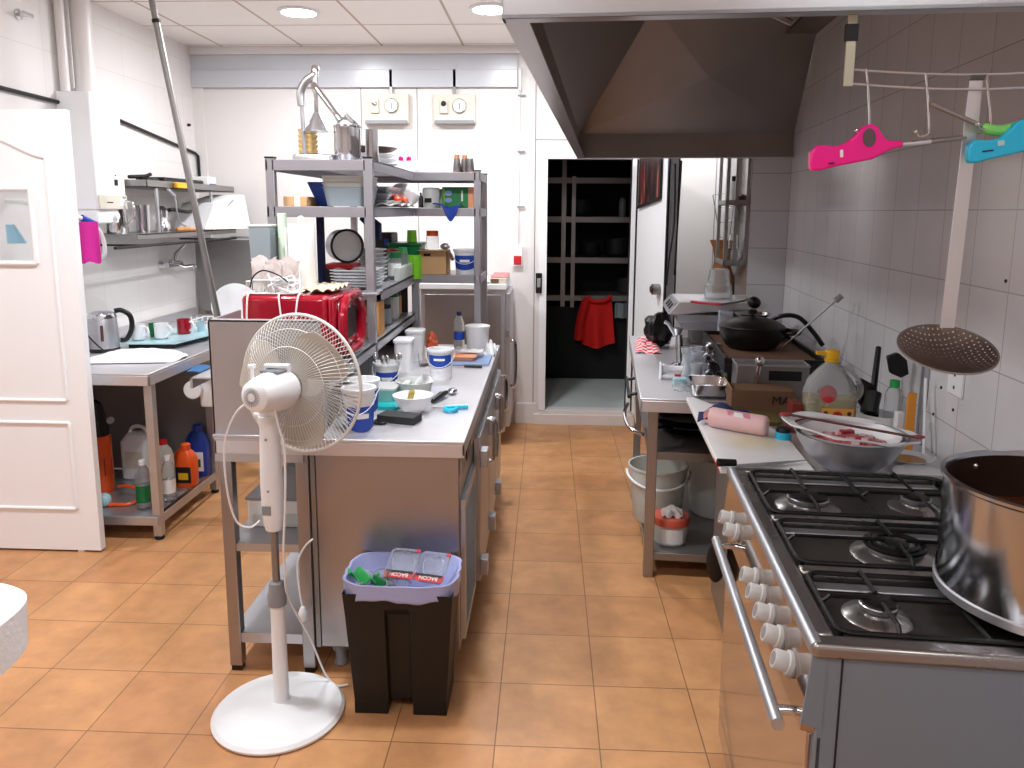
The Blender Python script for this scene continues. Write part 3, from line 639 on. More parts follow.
# shelving unit over the counter
U0,U1=-1.07,-.607; PY=1.15; FY=2.2; PX2=-.27; BY=2.62
t=T('shelving_unit','L-shaped grey steel shelving unit standing on the counter, loaded with kitchenware','shelving',(-.7,1.8,WZ))
def post(x,y,z0,z1,n='post'):
    p=t.part(n,G().box(x,x+.038,y,y+.035,z0,z1),M['rack'],bev=.002)
    t.part('post_cap',G().box(x-.002,x+.04,y-.002,y+.037,z1,z1+.006),M['black'],parent=p)
post(U1-.038,PY,1.31,1.885); post(U0,PY,WZ,1.885); post(U0,BY-.035,WZ,1.885); post(PX2,FY,WZ,1.885); post(PX2+.005,BY-.03,WZ,1.885); post(U1-.02,FY-.01,WZ,1.31)
lp=t.part('lower_post',G().box(U1-.036,U1,PY-.0,PY+.03,WZ,1.30),M['steel'],bev=.002)
t.part('bracket_plate',G().box(U1-.06,U1+.015,PY-.02,PY+.05,1.30,1.31),M['steel'],parent=lp,bev=.001)
def shelf(zt,h,y0=PY,near=True):
    g=G().box(U0+.01,U1,y0+.012,BY,zt-.006,zt).box(U1,PX2+.02,FY+.012,BY,zt-.006,zt)
    g.box(U0+.03,U1-.03,y0,y0+.012,zt-h,zt).box(U1-.012,U1,y0+.02,FY,zt-h,zt).box(U1-.012,PX2+.01,FY,FY+.012,zt-h,zt).box(PX2+.03,PX2+.04,FY,BY,zt-h,zt).box(U0,U0+.01,y0,BY,zt-h,zt).box(U0,PX2+.03,BY,BY+.01,zt-h,zt)
    return t.part('shelf',g,M['rack'],bev=.001)
shelf(1.878,.045); shelf(1.68,.045); shelf(1.303,.045,PY+.16)
g=G().box(-1.10,U1,.40,2.25,1.078,1.085).box(U1-.012,U1,.40,2.25,1.045,1.085).box(-1.1,-1.09,.40,2.25,1.045,1.085).box(-.98,U1,.40,.41,1.045,1.085)
t.part('shelf',g,M['steel'],bev=.001)
for x,y in ((-.66,.42),(-.98,.42)): t.part('bracket_leg',G().box(x,x+.03,y,y+.03,WZ,1.045),M['steel'],bev=.002)
t.part('shade_sheet',G().box(-1.0,-.996,1.2,2.6,1.086,1.26).box(-1.0,-.996,.75,2.6,WZ,1.045).box(-.996,-.65,2.19,2.195,1.086,1.26).box(-.996,-.62,2.24,2.245,WZ,1.045),M['dark'],flat=True,label='dark sheet standing in for shade behind the low shelf')  # dark sheets added to stand in for the shade between the shelves

# --- items on the top shelf (z 1.878)
Z=1.88
t=T('citrus_press','cast aluminium lever citrus press on top of the shelving','citrus press',(-.93,1.36,Z))
t.part('base',G().rprof(-.91,1.38,[(Z,.095,.08,.02),(Z+.03,.092,.078,.02),(Z+.036,.08,.07,.02)]),M['alu'],bev=.003)
t.part('column',G().tube([(-.966,1.38,Z+.03),(-.972,1.38,2.155)],[.010,.009],14),M['alu'])
t.part('yoke',G().tube(smooth([(-.972,1.38,2.13),(-.974,1.38,2.19),(-.95,1.38,2.235),(-.905,1.38,2.265)],5),[.019]*16,14).tube([(-.905,1.38,2.19),(-.905,1.38,2.27)],.017,16),M['alu'])
t.part('rack_shaft',G().tube([(-.905,1.38,2.09),(-.905,1.38,2.30)],.0105,14).lathe((-.905,1.38,2.265),[(.018,0),(.018,.03),(.012,.04)],14),M['chrome'])
t.part('press_cone',G().lathe((-.905,1.38,2.015),[(.058,0),(.06,.004),(.045,.03),(.018,.075),(.012,.085)],32),M['alu'])
l=t.part('lever',G().tube([(-.905,1.37,2.215),(-.80,1.34,2.08)],[.013,.013],14),M['chrome']); t.part('lever_grip',G().tube([(-.80,1.34,2.08),(-.785,1.335,2.062)],[.016,.016],14).tube([(-.76,1.33,2.085),(-.735,1.325,2.06),(-.72,1.32,2.05)],.010,10),M['alu'],parent=l)
t.part('pivot_bolt',G().lathe((-.905,1.353,2.215),[(.014,0),(.014,.012)],12,'y'),M['chrome'])
for i,(x,y) in enumerate(((-.992,1.46),(-.958,1.47),(-.86,1.62))):
    t=T('stacked_cups',['stack of cream ribbed cups behind the press column, on the left','stack of cream ribbed cups behind the citrus press cone','short stack of brown bowls right of the cream cups'][i],'cups',(x,y,Z),group=None)
    t.part('cups',G().lathe((x,y,Z),sum([[(.022,.002+k*.022),(.028,.016+k*.022),(.026,.021+k*.022)] for k in range(6 if i<2 else 3)],[]),28),M['bread'] if i<2 else M['brown'])
    t.part('top_cup_rim',G().lathe((x,y,Z+(.135 if i<2 else .068)),[(.022,0),(.028,.02),(.026,.02),(.018,.004)],28),M['bread'] if i<2 else M['brown'])
S('white_lump',G().ell((-.965,1.44,Z+.165),(.034,.03,.026)),M['whitepl'],'white upturned cup on top of the cream cup stack','cup',(-.965,1.44,Z+.14)) if False else None
t=T('steel_stockpot','tall steel container beside the citrus press','steel container',(-.763,1.36,Z))
t.part('body',G().lathe((-.763,1.36,Z),[(.058,0),(.06,.005),(.06,.15),(.064,.155),(.060,.155),(.056,.148),(.055,.01),(.001,.008)],36),M['chrome'])
t.part('lid',G().lathe((-.763,1.36,Z+.156),[(.062,0),(.06,.006),(.02,.012),(.001,.013)],32),M['chrome'])
t.part('clamp',G().tube(smooth([(-.80,1.34,Z+.165),(-.78,1.335,Z+.19),(-.73,1.335,Z+.18),(-.70,1.335,Z+.155)],4),.006,8),M['alu'])
S('steel_tin',G().lathe((-.665,1.42,Z),[(.03,0),(.031,.15),(.028,.15),(.027,.01),(.001,.01)],28),M['chrome'],'narrow shiny tin at the right edge of the top shelf','tin',(-.665,1.42,Z))
for i,(z,m_) in enumerate(((Z+.075,'brown'),)):
    S('brown_platter',G().lathe((-.80,1.90,z),[(.05,0),(.13,.012),(.16,.03),(.155,.032),(.05,.008)],40),M['brown'],'dark brown earthenware platter on the pile of white dishes','platter',(-.80,1.90,z))
for k in range(3):
    S('white_platter',G().lathe((-.795,1.9,Z+.001+.024*k),[(.07,0),(.13,.010),(.155-.006*k,.022),(.15-.006*k,.024),(.06,.007)],40),M['whitepl'],['white serving dish at the bottom of the pile under the brown platter','middle white serving dish of the pile under the brown platter','white serving dish directly under the brown platter'][k],'dish',(-.795,1.9,Z+.001+.024*k))
for i,(x,capm,lab) in enumerate(((-.700,'pink','left'),(-.655,'pink','right'))):
    t=T('sauce_bottle','clear bottle with a pink lid, %s one of the pair on the top shelf'%lab,'bottle',(x,2.32,Z))
    t.part('body',G().lathe((x,2.32,Z),[(.020,0),(.022,.005),(.021,.06),(.013,.068)],20),M['clearpl']); t.part('cap',G().lathe((x,2.32,Z+.068),[(.014,0),(.014,.02),(.010,.025)],18),M[capm])
S('white_dome_lid',G().ell((-.60,2.42,Z),(.06,.06,.075),28,8,0,.999),M['whitepl'],'white domed lid on the top shelf','lid',(-.60,2.42,Z))
for i,(x,y) in enumerate(((-.375,2.30),(-.335,2.33),(-.30,2.30))):
    t=T('salt_shaker',['left of three peach-topped shakers on the right of the top shelf','middle and rear of three peach-topped shakers','right of three peach-topped shakers, nearest the far post'][i],'shaker',(x,y,Z))
    t.part('glass',G().lathe((x,y,Z),[(.023,.006),(.025,.01),(.018,.08)],16),M['steeldk']); t.part('base_ring',G().lathe((x,y,Z),[(.022,0),(.023,.01)],16),M['peach'])
    if i<2: t.part('top',G().lathe((x,y,Z+.080),[(.015,0),(.016,.02),(.009,.026)],16),M['peach'])
# --- second shelf (1.68)
Z=1.682
t=T('cardboard_tray','open low cardboard box on the second shelf','cardboard box',(-.97,1.3,Z))
t.part('box',G().box(-1.02,-.915,1.22,1.42,Z,Z+.042),M['card'],bev=.002); t.part('tape',G().box(-.97,-.945,1.2185,1.2195,Z,Z+.042),M['paper'])
S('blue_bin',G().frus(-.905,-.855,1.36,1.44,Z,-.95,-.87,1.34,1.46,Z+.11),M['bluel'],'small dark blue bin leaning beside the grey containers','bin',(-.89,1.40,Z),bev=.003)
for k in range(4):
    z=Z+.002+.016*k; 
    S('grey_container',G().rprof(-.745,1.33,[(z,.085,.11,.03),(z+.075,.098,.125,.03),(z+.082,.104,.13,.03),(z+.078,.096,.122,.03),(z+.008,.08,.10,.02)]),M['frost'] if k else M['gauze'],['bottom grey food container of the nested stack','second grey food container from the bottom of the nested stack','third grey food container of the nested stack','topmost grey food container of the nested stack'][k],'food container',(-.745,1.33,z),group='nested grey containers on the second shelf')
for k in range(3):
    z=Z+.002+.034*k
    S('foil_tray',G().rprof(-.72,1.83,[(z,.07,.15,.02),(z+.026,.085,.165,.02),(z+.031,.092,.17,.02),(z+.027,.083,.162,.02),(z+.006,.06,.14,.02)]),M['silver'],['lowest foil tray behind the grey containers','middle foil tray of the pile behind the grey containers','top foil tray of the pile behind the grey containers'][k],'foil tray',(-.72,1.83,z))
S('white_bag',blob((-.645,2.10,Z+.066),(.085,.075,.066),.10,seed=8),M['cloth'],'puffy white plastic bag on the second shelf','bag',(-.635,2.12,Z))
S('packet_heap',G().sheet(lambda u,v:(-.70+.12*u,1.62+.45*v,Z+.006+.014*abs(math.sin(u*5+v*8))),12,20,.004),M['paper'],'crumpled white packets along the edge of the second shelf','packets',(-.64,1.85,Z))
for k,(y,c_) in enumerate(((1.80,'orange'),(2.0,'orange'))):
    S('orange_packet',G().ell((-.625,y,Z+.042),(.022,.05,.014),14,8),M['orange'],['nearer orange sachet on the crumpled packets','farther orange sachet on the crumpled packets'][k],'sachet',(-.625,y,Z+.03))
S('dark_bottle',G().lathe((-.575,2.24,Z),[(.012,0),(.012,.06),(.006,.07),(.006,.085)],14),M['black'],'small black bottle next to the puffy white bag','bottle',(-.575,2.24,Z))
t=T('glass_jar','pale glass jar with a printed mark on the second shelf','jar',(-.53,2.33,Z))
t.part('body',G().lathe((-.53,2.33,Z),[(.045,0),(.05,.01),(.05,.10),(.045,.115),(.001,.117)],28),M['frost']); t.part('mark',G().box(-.56,-.52,2.274,2.279,Z+.03,Z+.055),M['ink'])
S('green_glass_jar',G().lathe((-.475,2.42,Z),[(.03,0),(.035,.01),(.035,.11),(.001,.112)],24),M['mint'],'narrow greenish jar beside the green carton','jar',(-.475,2.42,Z))
t=T('green_carton','green glove carton with pale hand prints','carton',(-.38,2.36,Z))
t.part('carton',G().box(-.465,-.315,2.33,2.45,Z,Z+.12),M['green2'],bev=.001); t.part('orange_edge',G().box(-.315,-.285,2.33,2.45,Z,Z+.12),M['peach'],label='orange end panel')
t.part('hand_print',G().prism([(-.43+.022*math.cos(a*PI/8)-.0,Z+.085+.016*math.sin(a*PI/8)) for a in range(16)],2.328,2.3295),M['bboard'])
t.part('hand_print',G().prism([(-.43+.022*math.cos(a*PI/8)+.0,Z+.045+.014*math.sin(a*PI/8)) for a in range(16)],2.328,2.3295),M['bboard'])
t.part('print_strip',G().box(-.355,-.345,2.328,2.3295,Z+.04,Z+.10),M['label'])
t.part('print_strip',G().box(-.46,-.45,2.328,2.3295,Z+.02,Z+.11),M['lime'])
S('blue_cloth',G().sheet(lambda u,v:(-.50+.15*u, 2.189+(.13*(1-v/.6) if v<.6 else 0)-.004*math.sin(u*8), Z+.012+.012*math.sin(u*6+1)+(0 if v<.6 else -(v-.6)*.19*math.sin(PI*min(1,max(0,(u-.35)/.65))))),20,14,.004),M['blue'],'royal blue cloth hanging over the edge of the second shelf','cloth',(-.43,2.24,Z))
# --- third shelf / around microwave (top z 1.303)
Z=1.303
S('pale_green_tube',G().lathe((-.975,1.06,1.34),[(.019,0),(.019,.31),(.016,.312)],20),M['mint'],'pale green tube standing upright on the microwave','tube',(-.975,1.06,1.34))
t=T('paper_towel_roll','tall white paper towel roll on the microwave','paper towel roll',(-.865,.97,1.33))
t.part('roll',G().lathe((-.865,.97,1.33),[(.053,0),(.055,.004),(.055,.275),(.052,.28),(.02,.28),(.02,.27)],36),M['paper']); t.part('tube_core',G().lathe((-.865,.97,1.60),[(.014,0),(.016,.01),(.014,.035),(.006,.042)],16),M['beige'])
t.part('loose_sheet',G().sheet(lambda u,v:(-.925+.03*u,.94+.02*math.sin(u*3),1.345+.25*v),6,6,.001),M['paper'])
t=T('grey_bin_box','tall grey translucent bin left of the paper towel roll','bin',(-1.05,1.05,1.087))
t.part('box',G().frus(-1.085,-1.015,1.0,1.11,1.087,-1.095,-1.005,.99,1.12,1.60),M['gauze'],bev=.004)
t.part('rim',G().tube([(-1.095,.99,1.60),(-1.005,.99,1.60),(-1.005,1.12,1.60),(-1.095,1.12,1.60)],.005,6,closed=True),M['frost'])
S('dark_binder',G().box(-.925,-.90,1.38,1.43,Z,Z+.34),M['navy'],'dark blue upright folder left of the round sieve','folder',(-.935,1.5,Z),bev=.002)
t=T('drum_sieve','round drum sieve standing on edge on the third shelf','sieve',(-.86,1.62,Z+.10))
n=len([0]); g=G(); rr=[]
for k in range(36):
    a=2*PI*k/36; rr.append((0,.078*math.cos(a),.078*math.sin(a)))
g.tube([(-.80,p[1]+1.62,p[2]+Z+.19) for p in rr],.006,8,closed=True)
t.part('front_hoop',g.xf(rotz((-.86,1.62,0),-1.05)),M['black'])
t.part('drum_wall',G().lathe((-.92,1.62,Z+.19),[(.078,0),(.078,.12),(.074,.12),(.074,.0)],40,'x',False,False).xf(rotz((-.86,1.62,0),-1.05)),M['steel'])
t.part('mesh_disc',G().lathe((-.82,1.62,Z+.19),[(.074,0),(.074,.002)],40,'x').xf(rotz((-.86,1.62,0),-1.05)),M['frost'])
S('navy_funnel',G().prism([(-.80,1.62),(-.70,1.52),(-.70,1.60),(-.78,1.66)],1.70,1.76),M['navy'],'dark blue angled scraper hanging behind the sieve','scraper',(-.75,1.73,1.52))
t=T('red_handled_box','dark box with a red lid below the sieve','box',(-.86,1.55,Z))
t.part('body',G().box(-.93,-.80,1.48,1.66,Z,Z+.085),M['dark'],bev=.003); t.part('lid',G().box(-.935,-.79,1.475,1.665,Z+.085,Z+.105),M['labelr'],bev=.003)
def plate_stack(x,y,z,n,r,group,names,h=.012,sq=False):
    o=None
    for k in range(n):
        zz=z+k*h; dx,dy=random.uniform(-.004,.004),random.uniform(-.004,.004)
        if o is None:
            o=S('plate',G().lathe((x,y,z),[(r*.5,0),(r*.6,.002),(r,h+.005),(r,h+.008),(r*.6,.006),(.001,.005)],36) if not sq else G().rprof(x,y,[(z,r*.55,r*.7,.02),(z+.004,r*.6,r*.75,.02),(z+h+.004,r,r*1.15,.03),(z+h+.006,r,r*1.15,.03),(z+.008,r*.55,r*.7,.02)]),M['whitepl'],names%'bottom','plate',(x,y,z),group=group); oo=o
        else:
            oo=dup(o,(x+dx,y+dy,zz),names%(['second from the bottom','third from the bottom','fourth from the bottom','fifth from the bottom','sixth from the bottom','seventh from the bottom','eighth from the bottom'][k-1] if k<n-1 else 'top'))
plate_stack(-.745,1.42,Z+.002,6,.105,'white plates beside the shelf post','white rectangular plate, %s of the pile beside the front shelf post',.014,True)
plate_stack(-.755,1.76,Z+.002,8,.078,'white bowls behind the plates','white round bowl, %s of the tall pile behind the rectangular plates',.02)
t=T('black_radio','black box-shaped appliance at the back of the third shelf','appliance',(-.80,2.45,Z))
t.part('body',G().box(-.88,-.76,2.3,2.5,Z+.0,Z+.235),M['dark'],bev=.008); t.part('blue_badge',G().box(-.80,-.775,2.296,2.299,Z+.16,Z+.2),M['bluel'])
t=T('green_crate','dark green plastic tub on the third shelf','tub',(-.67,2.3,Z))
t.part('tub',G().frus(-.75,-.60,2.26,2.45,Z,-.77,-.585,2.24,2.47,Z+.165),M['green'],bev=.006); t.part('rim',G().rprof(-.677,2.355,[(Z+.165,.10,.125,.02),(Z+.18,.10,.125,.02)]),M['green'],bev=.003)
S('green_mug',G().lathe((-.645,2.33,Z+.181),[(.026,0),(.03,.005),(.027,.07),(.022,.07),(.022,.01)],20),M['lime'],'olive green mug on top of the dark green tub','mug',(-.645,2.33,Z+.181))
bottle('jar',(-.70,2.02,Z),.034,.155,M['clearpl'],M['red'],'glass jar with a red lid on the third shelf','jar',capr=.03,caph=.025,shoulder=.75)
bottle('jar',(-.655,2.09,Z),.03,.16,M['clearpl'],M['greenl'],'glass jar with a bright green lid, between the red-lidded jar and the carton','jar',capr=.024,caph=.03,shoulder=.75)
bottle('jar',(-.665,1.90,Z),.034,.145,M['clearpl'],M['green'],'nearest glass jar, with a dark green lid, beside the white bowls','jar',capr=.03,caph=.03,shoulder=.72,lab=('label',.15,.6))
t=T('clear_container','clear rectangular container along the edge of the third shelf','container',(-.635,1.98,Z))
t.part('body',G().box(-.645,-.615,1.78,2.17,Z,Z+.07),M['frost'],bev=.003)
S('lime_bag',G().sheet(lambda u,v:(-.632+.055*u, 2.168-.006+.006*math.sin(u*9), Z-.02+.135*v),10,10,.02),M['lime'],'lime green pouch hanging at the inner corner of the third shelf','pouch',(-.605,2.16,Z-.02))
t=T('cardboard_box','brown cardboard box with a small printed mark on the third shelf','cardboard box',(-.515,2.33,Z))
t.part('carton',G().box(-.60,-.435,2.25,2.45,Z,Z+.135),M['card'],bev=.002)
t.part('flap',G().plate([(-.60,2.25,Z+.136),(-.435,2.25,Z+.136),(-.425,2.2,Z+.142),(-.59,2.2,Z+.142)],.003),M['card']); t.part('flap',G().plate([(-.435,2.25,Z+.136),(-.435,2.4,Z+.136),(-.40,2.4,Z+.08),(-.40,2.25,Z+.08)],.003),M['cardk'])
t.part('print',G().box(-.565,-.525,2.2485,2.2495,Z+.105,Z+.12),M['ink'])
def bucket(name,x,y,z,r,h,label,open_=True,fill=None,rz=0,band=(.28,.78),bandm='bluel',arcw=None,group=None):
    t=T(name,label,'bucket',(x,y,z),group=group); c=(x,y,z)
    t.part('pail',G().lathe(c,[(r*.84,0),(r*.86,.004),(r,h-.012),(r+.006,h-.010),(r+.006,h),(r-.003,h),(r*.84-.002,.006),(.001,.005)],40),M['whitepl'])
    # label band, part of the circumference
    g=G(); n=20; a0=math.radians(-90-62+rz); 
    for s in (0,1):
        pass
    def fn(u,v):
        a=a0+math.radians(124)*u; zz=h*(band[0]+(band[1]-band[0])*v)+h*.10*(math.cos((u-.5)*PI))*(-1 if v<.5 else 0)
        rr=r*(.86+.14*zz/h)+.0012; return (x+rr*math.cos(a),y+rr*math.sin(a),z+zz)
    l=t.part('blue_label',g.sheet(fn,24,6,-.0008),M[bandm])
    def fn2(u,v):
        a=math.radians(-90-26+rz)+math.radians(52)*u; zz=h*(band[0]+(band[1]-band[0])*(.45+.22*v)); rr=r*(.86+.14*zz/h)+.0024; return (x+rr*math.cos(a),y+rr*math.sin(a),z+zz)
    t.part('label_lettering',G().sheet(fn2,10,2,-.0006),M['label'],parent=l)
    t.part('handle',G().tube([(x+(r+.008)*math.cos(a),y+(r+.008)*math.sin(a)*1.0,z+h*.86-abs(math.sin(a))*h*.42) for a in [math.radians(180+k*9) for k in range(21)]],.0017,6),M['whitepl'])
    if not open_: t.part('lid',G().lathe(c,[(r+.007,h-.004),(r+.008,h+.004),(r,h+.006),(.001,h+.005)],40),M['whitepl'])
    return t
bucket('bucket',-.33,2.32,Z,.066,.14,'white bucket with a blue label on the third shelf',open_=False)
bottle('jar',(-.535,2.40,Z+.136),.038,.11,M['clearpl'],M['orange'],'glass jar with an orange lid behind the cardboard box','jar',capr=.036,caph=.03,shoulder=.7)
S('foil_ball',G().ell((-.46,2.40,Z+.155),(.03,.025,.02),12,8),M['silver'],'crumpled foil on top of the cardboard box','foil',(-.46,2.40,Z+.136))
# basket of tangled stuff on microwave
t=T('wire_basket','white wire basket overflowing with pale tangled netting, on the microwave','basket',(-.91,.82,1.333))
bx=-.99; g=G()
for z in (1.345,1.39): g.tube([(-1.02,.75,z),(-.86,.75,z),(-.86,.90,z),(-1.02,.90,z)],.0028,6,closed=True)
for k in range(24): g.tube([(-1.02+.16*k/23,.75,1.345),(-1.02+.16*k/23,.75,1.39)],.0014,4)
t.part('wire_frame',g,M['grille'])
g=G()
rnd=random.Random(3)
for k in range(26):
    x=-1.015+rnd.random()*.145; y=.765+rnd.random()*.13; h=1.40+rnd.random()*.085
    g.sheet(lambda u,v,x=x,y=y,h=h,a=rnd.random()*6: (x+.03*(u-.5)*(1+v)+.008*math.sin(7*v+a), y+.03*math.sin(a)*(u-.5), 1.345+(h-1.345)*v+.008*math.cos(u*6+a)),4,6,.0015)
t.part('netting',g,pm('pinkish_netting','DDD0CC',.8,var=.25,vscale=40))
g=G()
for k in range(7):
    p=[(-1.0+rnd.random()*.2,.735+rnd.random()*.03,1.35+rnd.random()*.08) for _ in range(4)]; g.tube(smooth(p,5),.0028,5)
t.part('tangled_cords',g,M['whitepl'])
S('black_wire',G().tube(smooth([(-1.0,.738,1.37),(-.985,.735,1.41),(-.945,.732,1.435),(-.89,.732,1.42),(-.85,.735,1.39)],6),.003,6),M['ink'],'thin black wire looped over the netting basket','wire',(-.92,.735,1.36))
S('paper_scraps',G().sheet(lambda u,v:(-.82+.13*u,.78+.28*v,1.348+.016*abs(math.sin(u*9+v*13))),14,16,.003),pm('scrap_paper','D9C3A8',.8,var=.5,vscale=25),'tan crumpled paper scraps on the microwave beside the basket','paper scraps',(-.83,1.0,1.33))
t=T('white_tray','flat white tray under the wire basket','tray',(-.905,.86,1.326))
t.part('tray',G().rprof(-.925,.86,[(1.341,.10,.12,.02),(1.346,.105,.125,.02)]),M['whitepl'])
# --- level 4 (z 1.085): behind microwave
Z=1.086
t=T('wooden_spice_box','brown wooden box on the low shelf right of the microwave','box',(-.68,1.36,Z))
t.part('box',G().box(-.71,-.64,1.33,1.46,Z,Z+.16),M['cardk'],bev=.003); t.part('edge',G().box(-.64,-.632,1.33,1.46,Z,Z+.16),M['wood'])
bottle('jar',(-.675,1.27,Z),.022,.10,M['clearpl'],M['silver'],'little clear jar in front of the brown box','jar',capr=.018)
for i,(x,y,r_,h,b,cp,lab) in enumerate(((-.70,1.72,.05,.10,'gauze','dark','blue-grey tin on the dark low shelf'),(-.70,1.95,.045,.14,'frost','green','tall frosted jar with a green lid on the dark low shelf'),(-.80,1.6,.05,.12,'dark','black','dark canister at the back of the low shelf'),(-.86,1.85,.06,.13,'dark','black','second dark canister behind the frosted jar'),(-.72,2.1,.05,.13,'card','dark','tan canister at the far end of the low shelf'))):
    bottle('canister',(x,y,Z),r_,h,M[b],M[cp],lab,'canister',capr=r_*.95,caph=.02,shoulder=.82,neck=r_*.9)
t=T('shade_block','black block added as shade at the back of the low shelf','crate',(-.9,2.0,Z))
t.part('crate',G().box(-.99,-.93,1.5,2.2,Z,Z+.16),M['black'],bev=.005)  # added black block, shade deep in the shelf given as a dark shape
# thermos / red item below level 4 far
S('red_bottle',G().lathe((-.64,2.235,WZ),[(.02,0),(.022,.12),(.012,.15),(.012,.17)],16),M['red'],'slim red bottle behind the white canisters','bottle',(-.64,2.235,WZ))
# ================= ITEMS ON THE COUNTER =================
Z=WZ
bucket('bucket',-.522,.475,Z,.057,.155,'white bucket with a blue label nearest the fan on the counter',open_=True,rz=25,band=(.1,.6))
bucket('bucket',-.555,.68,Z,.06,.14,'white open bucket with a blue stripe behind the front bucket, beside the shelf post',open_=True,rz=30,band=(.2,.75))
S('blue_brush_head',G().rprof(-.555,.70,[(Z+.13,.03,.02,.01),(Z+.14,.03,.02,.01)]),M['teal'],'teal sponge inside the second bucket','sponge',(-.555,.70,Z+.13)) if False else None
b=bucket('cutlery_bucket',-.54,1.05,Z,.053,.135,'blue-labelled white bucket full of cutlery next to the shelf post',open_=True,rz=12,band=(.25,.72))
rnd=random.Random(5)
for k in range(9):
    a=rnd.random()*6.28; x=-.54+.024*math.cos(a); y=1.05+.024*math.sin(a); dx,dy=.045*math.cos(a),.045*math.sin(a)
    t=T('spoon' if k%2 else 'fork','steel cutlery piece standing in the white cutlery bucket','cutlery',(x,y,Z+.01),group='cutlery in the bucket')
    t.part('stem',G().tube([(x,y,Z+.01),(x+dx*.6,y+dy*.6,Z+.14)],.003,6),M['chrome'])
    t.part('bowl',G().ell((x+dx*.7,y+dy*.7,Z+.155),(.011,.005,.018),12,8),M['chrome'])
bucket('bucket',-.348,1.36,Z,.059,.142,'white open bucket with a blue curved label, alone in the middle of the counter',band=(.5,.83),rz=0)
t=T('canister','nearer tall white plastic canister in front of the low shelf','canister',(-.535,1.52,Z))
t.part('body',G().rprof(-.55,1.52,[(Z,.040,.05,.02),(Z+.145,.045,.056,.025)]),M['whitepl']); t.part('lid',G().rprof(-.55,1.52,[(Z+.146,.048,.06,.025),(Z+.158,.048,.06,.025),(Z+.163,.04,.052,.02)]),M['whitepl'])
t=T('canister','farther tall white plastic canister, behind its twin','canister',(-.525,1.82,Z))
t.part('body',G().rprof(-.545,1.82,[(Z,.042,.05,.02),(Z+.145,.047,.056,.025)]),M['whitepl']); t.part('lid',G().rprof(-.545,1.82,[(Z+.146,.05,.06,.025),(Z+.158,.05,.06,.025),(Z+.163,.042,.052,.02)]),M['whitepl'])
S('red_packet',blob((-.475,1.93,Z+.06),(.034,.035,.06),.3,seed=4),pm('red_white_packet','D8603F',.4,var=.6,vscale=14),'crumpled red and white packet beside the far canister','packet',(-.455,1.99,Z))
S('small_glass',G().lathe((-.475,1.66,Z),[(.026,0),(.032,.06),(.030,.06),(.024,.006),(.001,.006)],24),M['glass'],'small clear glass beside the nearer canister','glass',(-.475,1.66,Z))
# teal containers
t=T('teal_dish','turquoise plastic lid under the clear box on the counter','lid',(-.475,.80,Z))
t.part('lid',G().rprof(-.495,.82,[(Z,.06,.07,.02),(Z+.014,.065,.075,.02),(Z+.018,.055,.065,.02)]),M['teal'])
t=T('clear_food_box','small clear food box with pale green contents','food box',(-.495,.86,Z+.018))
t.part('box',G().rprof(-.515,.87,[(Z+.019,.048,.055,.012),(Z+.065,.055,.062,.015)]),pm('seagreen_translucent','BFE3DA',.25,trans=.15)); t.part('lid',G().rprof(-.515,.87,[(Z+.066,.06,.067,.016),(Z+.074,.06,.067,.016)]),M['frost'])
# bowls
t=T('white_bowl','white bowl with an olive scrubbing sponge, in front on the counter','bowl',(-.372,.735,Z))
c=(-.372,.735,Z); t.part('bowl',G().lathe(c,[(.038,0),(.042,.004),(.066,.035),(.080,.068),(.077,.069),(.062,.036),(.036,.008),(.001,.007)],40),M['whitepl'])
S('olive_stick',G().box(-.011,.011,-.034,.034,-.008,.008).xf(Matrix.Translation((-.378,.725,Z+.066))@Matrix.Rotation(.35,4,'Z')@Matrix.Rotation(-.75,4,'X')),pm('olive_foam','A8954A',.8),'olive brown sponge stick leaning in the front bowl','sponge',(-.378,.725,Z+.04),bev=.003)
t=T('white_bowl','clear white basin behind the front bowl','bowl',(-.40,.935,Z))
t.part('basin',G().lathe((-.40,.935,Z),[(.055,0),(.060,.004),(.076,.078),(.080,.08),(.075,.08),(.057,.008),(.001,.007)],40),M['frost'])
S('white_cup',G().lathe((0,0,0),[(.020,0),(.026,.05),(.027,.052),(.024,.05),(.018,.004)],24).xf(Matrix.Translation((-.385,.955,Z+.06))@Matrix.Rotation(.9,4,'Y')@Matrix.Rotation(.4,4,'X')),M['whitepl'],'white cup lying tilted in the clear basin','cup',(-.385,.955,Z+.04))
S('white_spatula',G().tube([(-.45,.90,Z+.06),(-.42,.88,Z+.082),(-.405,.87,Z+.08)],[.010,.012,.012],10),M['whitepl'],'short white scraper resting on the rim of the basin','scraper',(-.43,.885,Z+.06))
t=T('black_box','flat black rectangular case at the front of the counter','case',(-.40,.60,Z))
t.part('case',G().box(-.075,.075,-.038,.038,0,.028).xf(Matrix.Translation((-.398,.585,Z+.001))@Matrix.Rotation(-.28,4,'Z')),M['dark'],bev=.002)
S('black_clip',G().tube(smooth([(-.487,.57,Z+.006),(-.478,.595,Z+.007),(-.485,.545,Z+.006),(-.455,.53,Z+.006),(-.44,.54,Z+.006)],5),.005,6),M['black'],'small black bent clip left of the black case','clip',(-.47,.555,Z))
t=T('gravy_ladle','steel spoon with a black handle lying behind the bowls','spoon',(-.29,.97,Z))
t.part('handle',G().tube([(-.315,.86,Z+.012),(-.29,.94,Z+.02),(-.275,.99,Z+.018)],[.010,.014,.010],10),M['black']); t.part('bowl',G().ell((-.255,1.04,Z+.014),(.022,.035,.013),20,8),M['chrome'])
t=T('peeler','light blue Y-shaped peeler on the counter','peeler',(-.22,.76,Z))
t.part('handle',G().tube([(-.25,.765,Z+.010),(-.162,.79,Z+.010)],[.009,.009],10),M['cyan'])
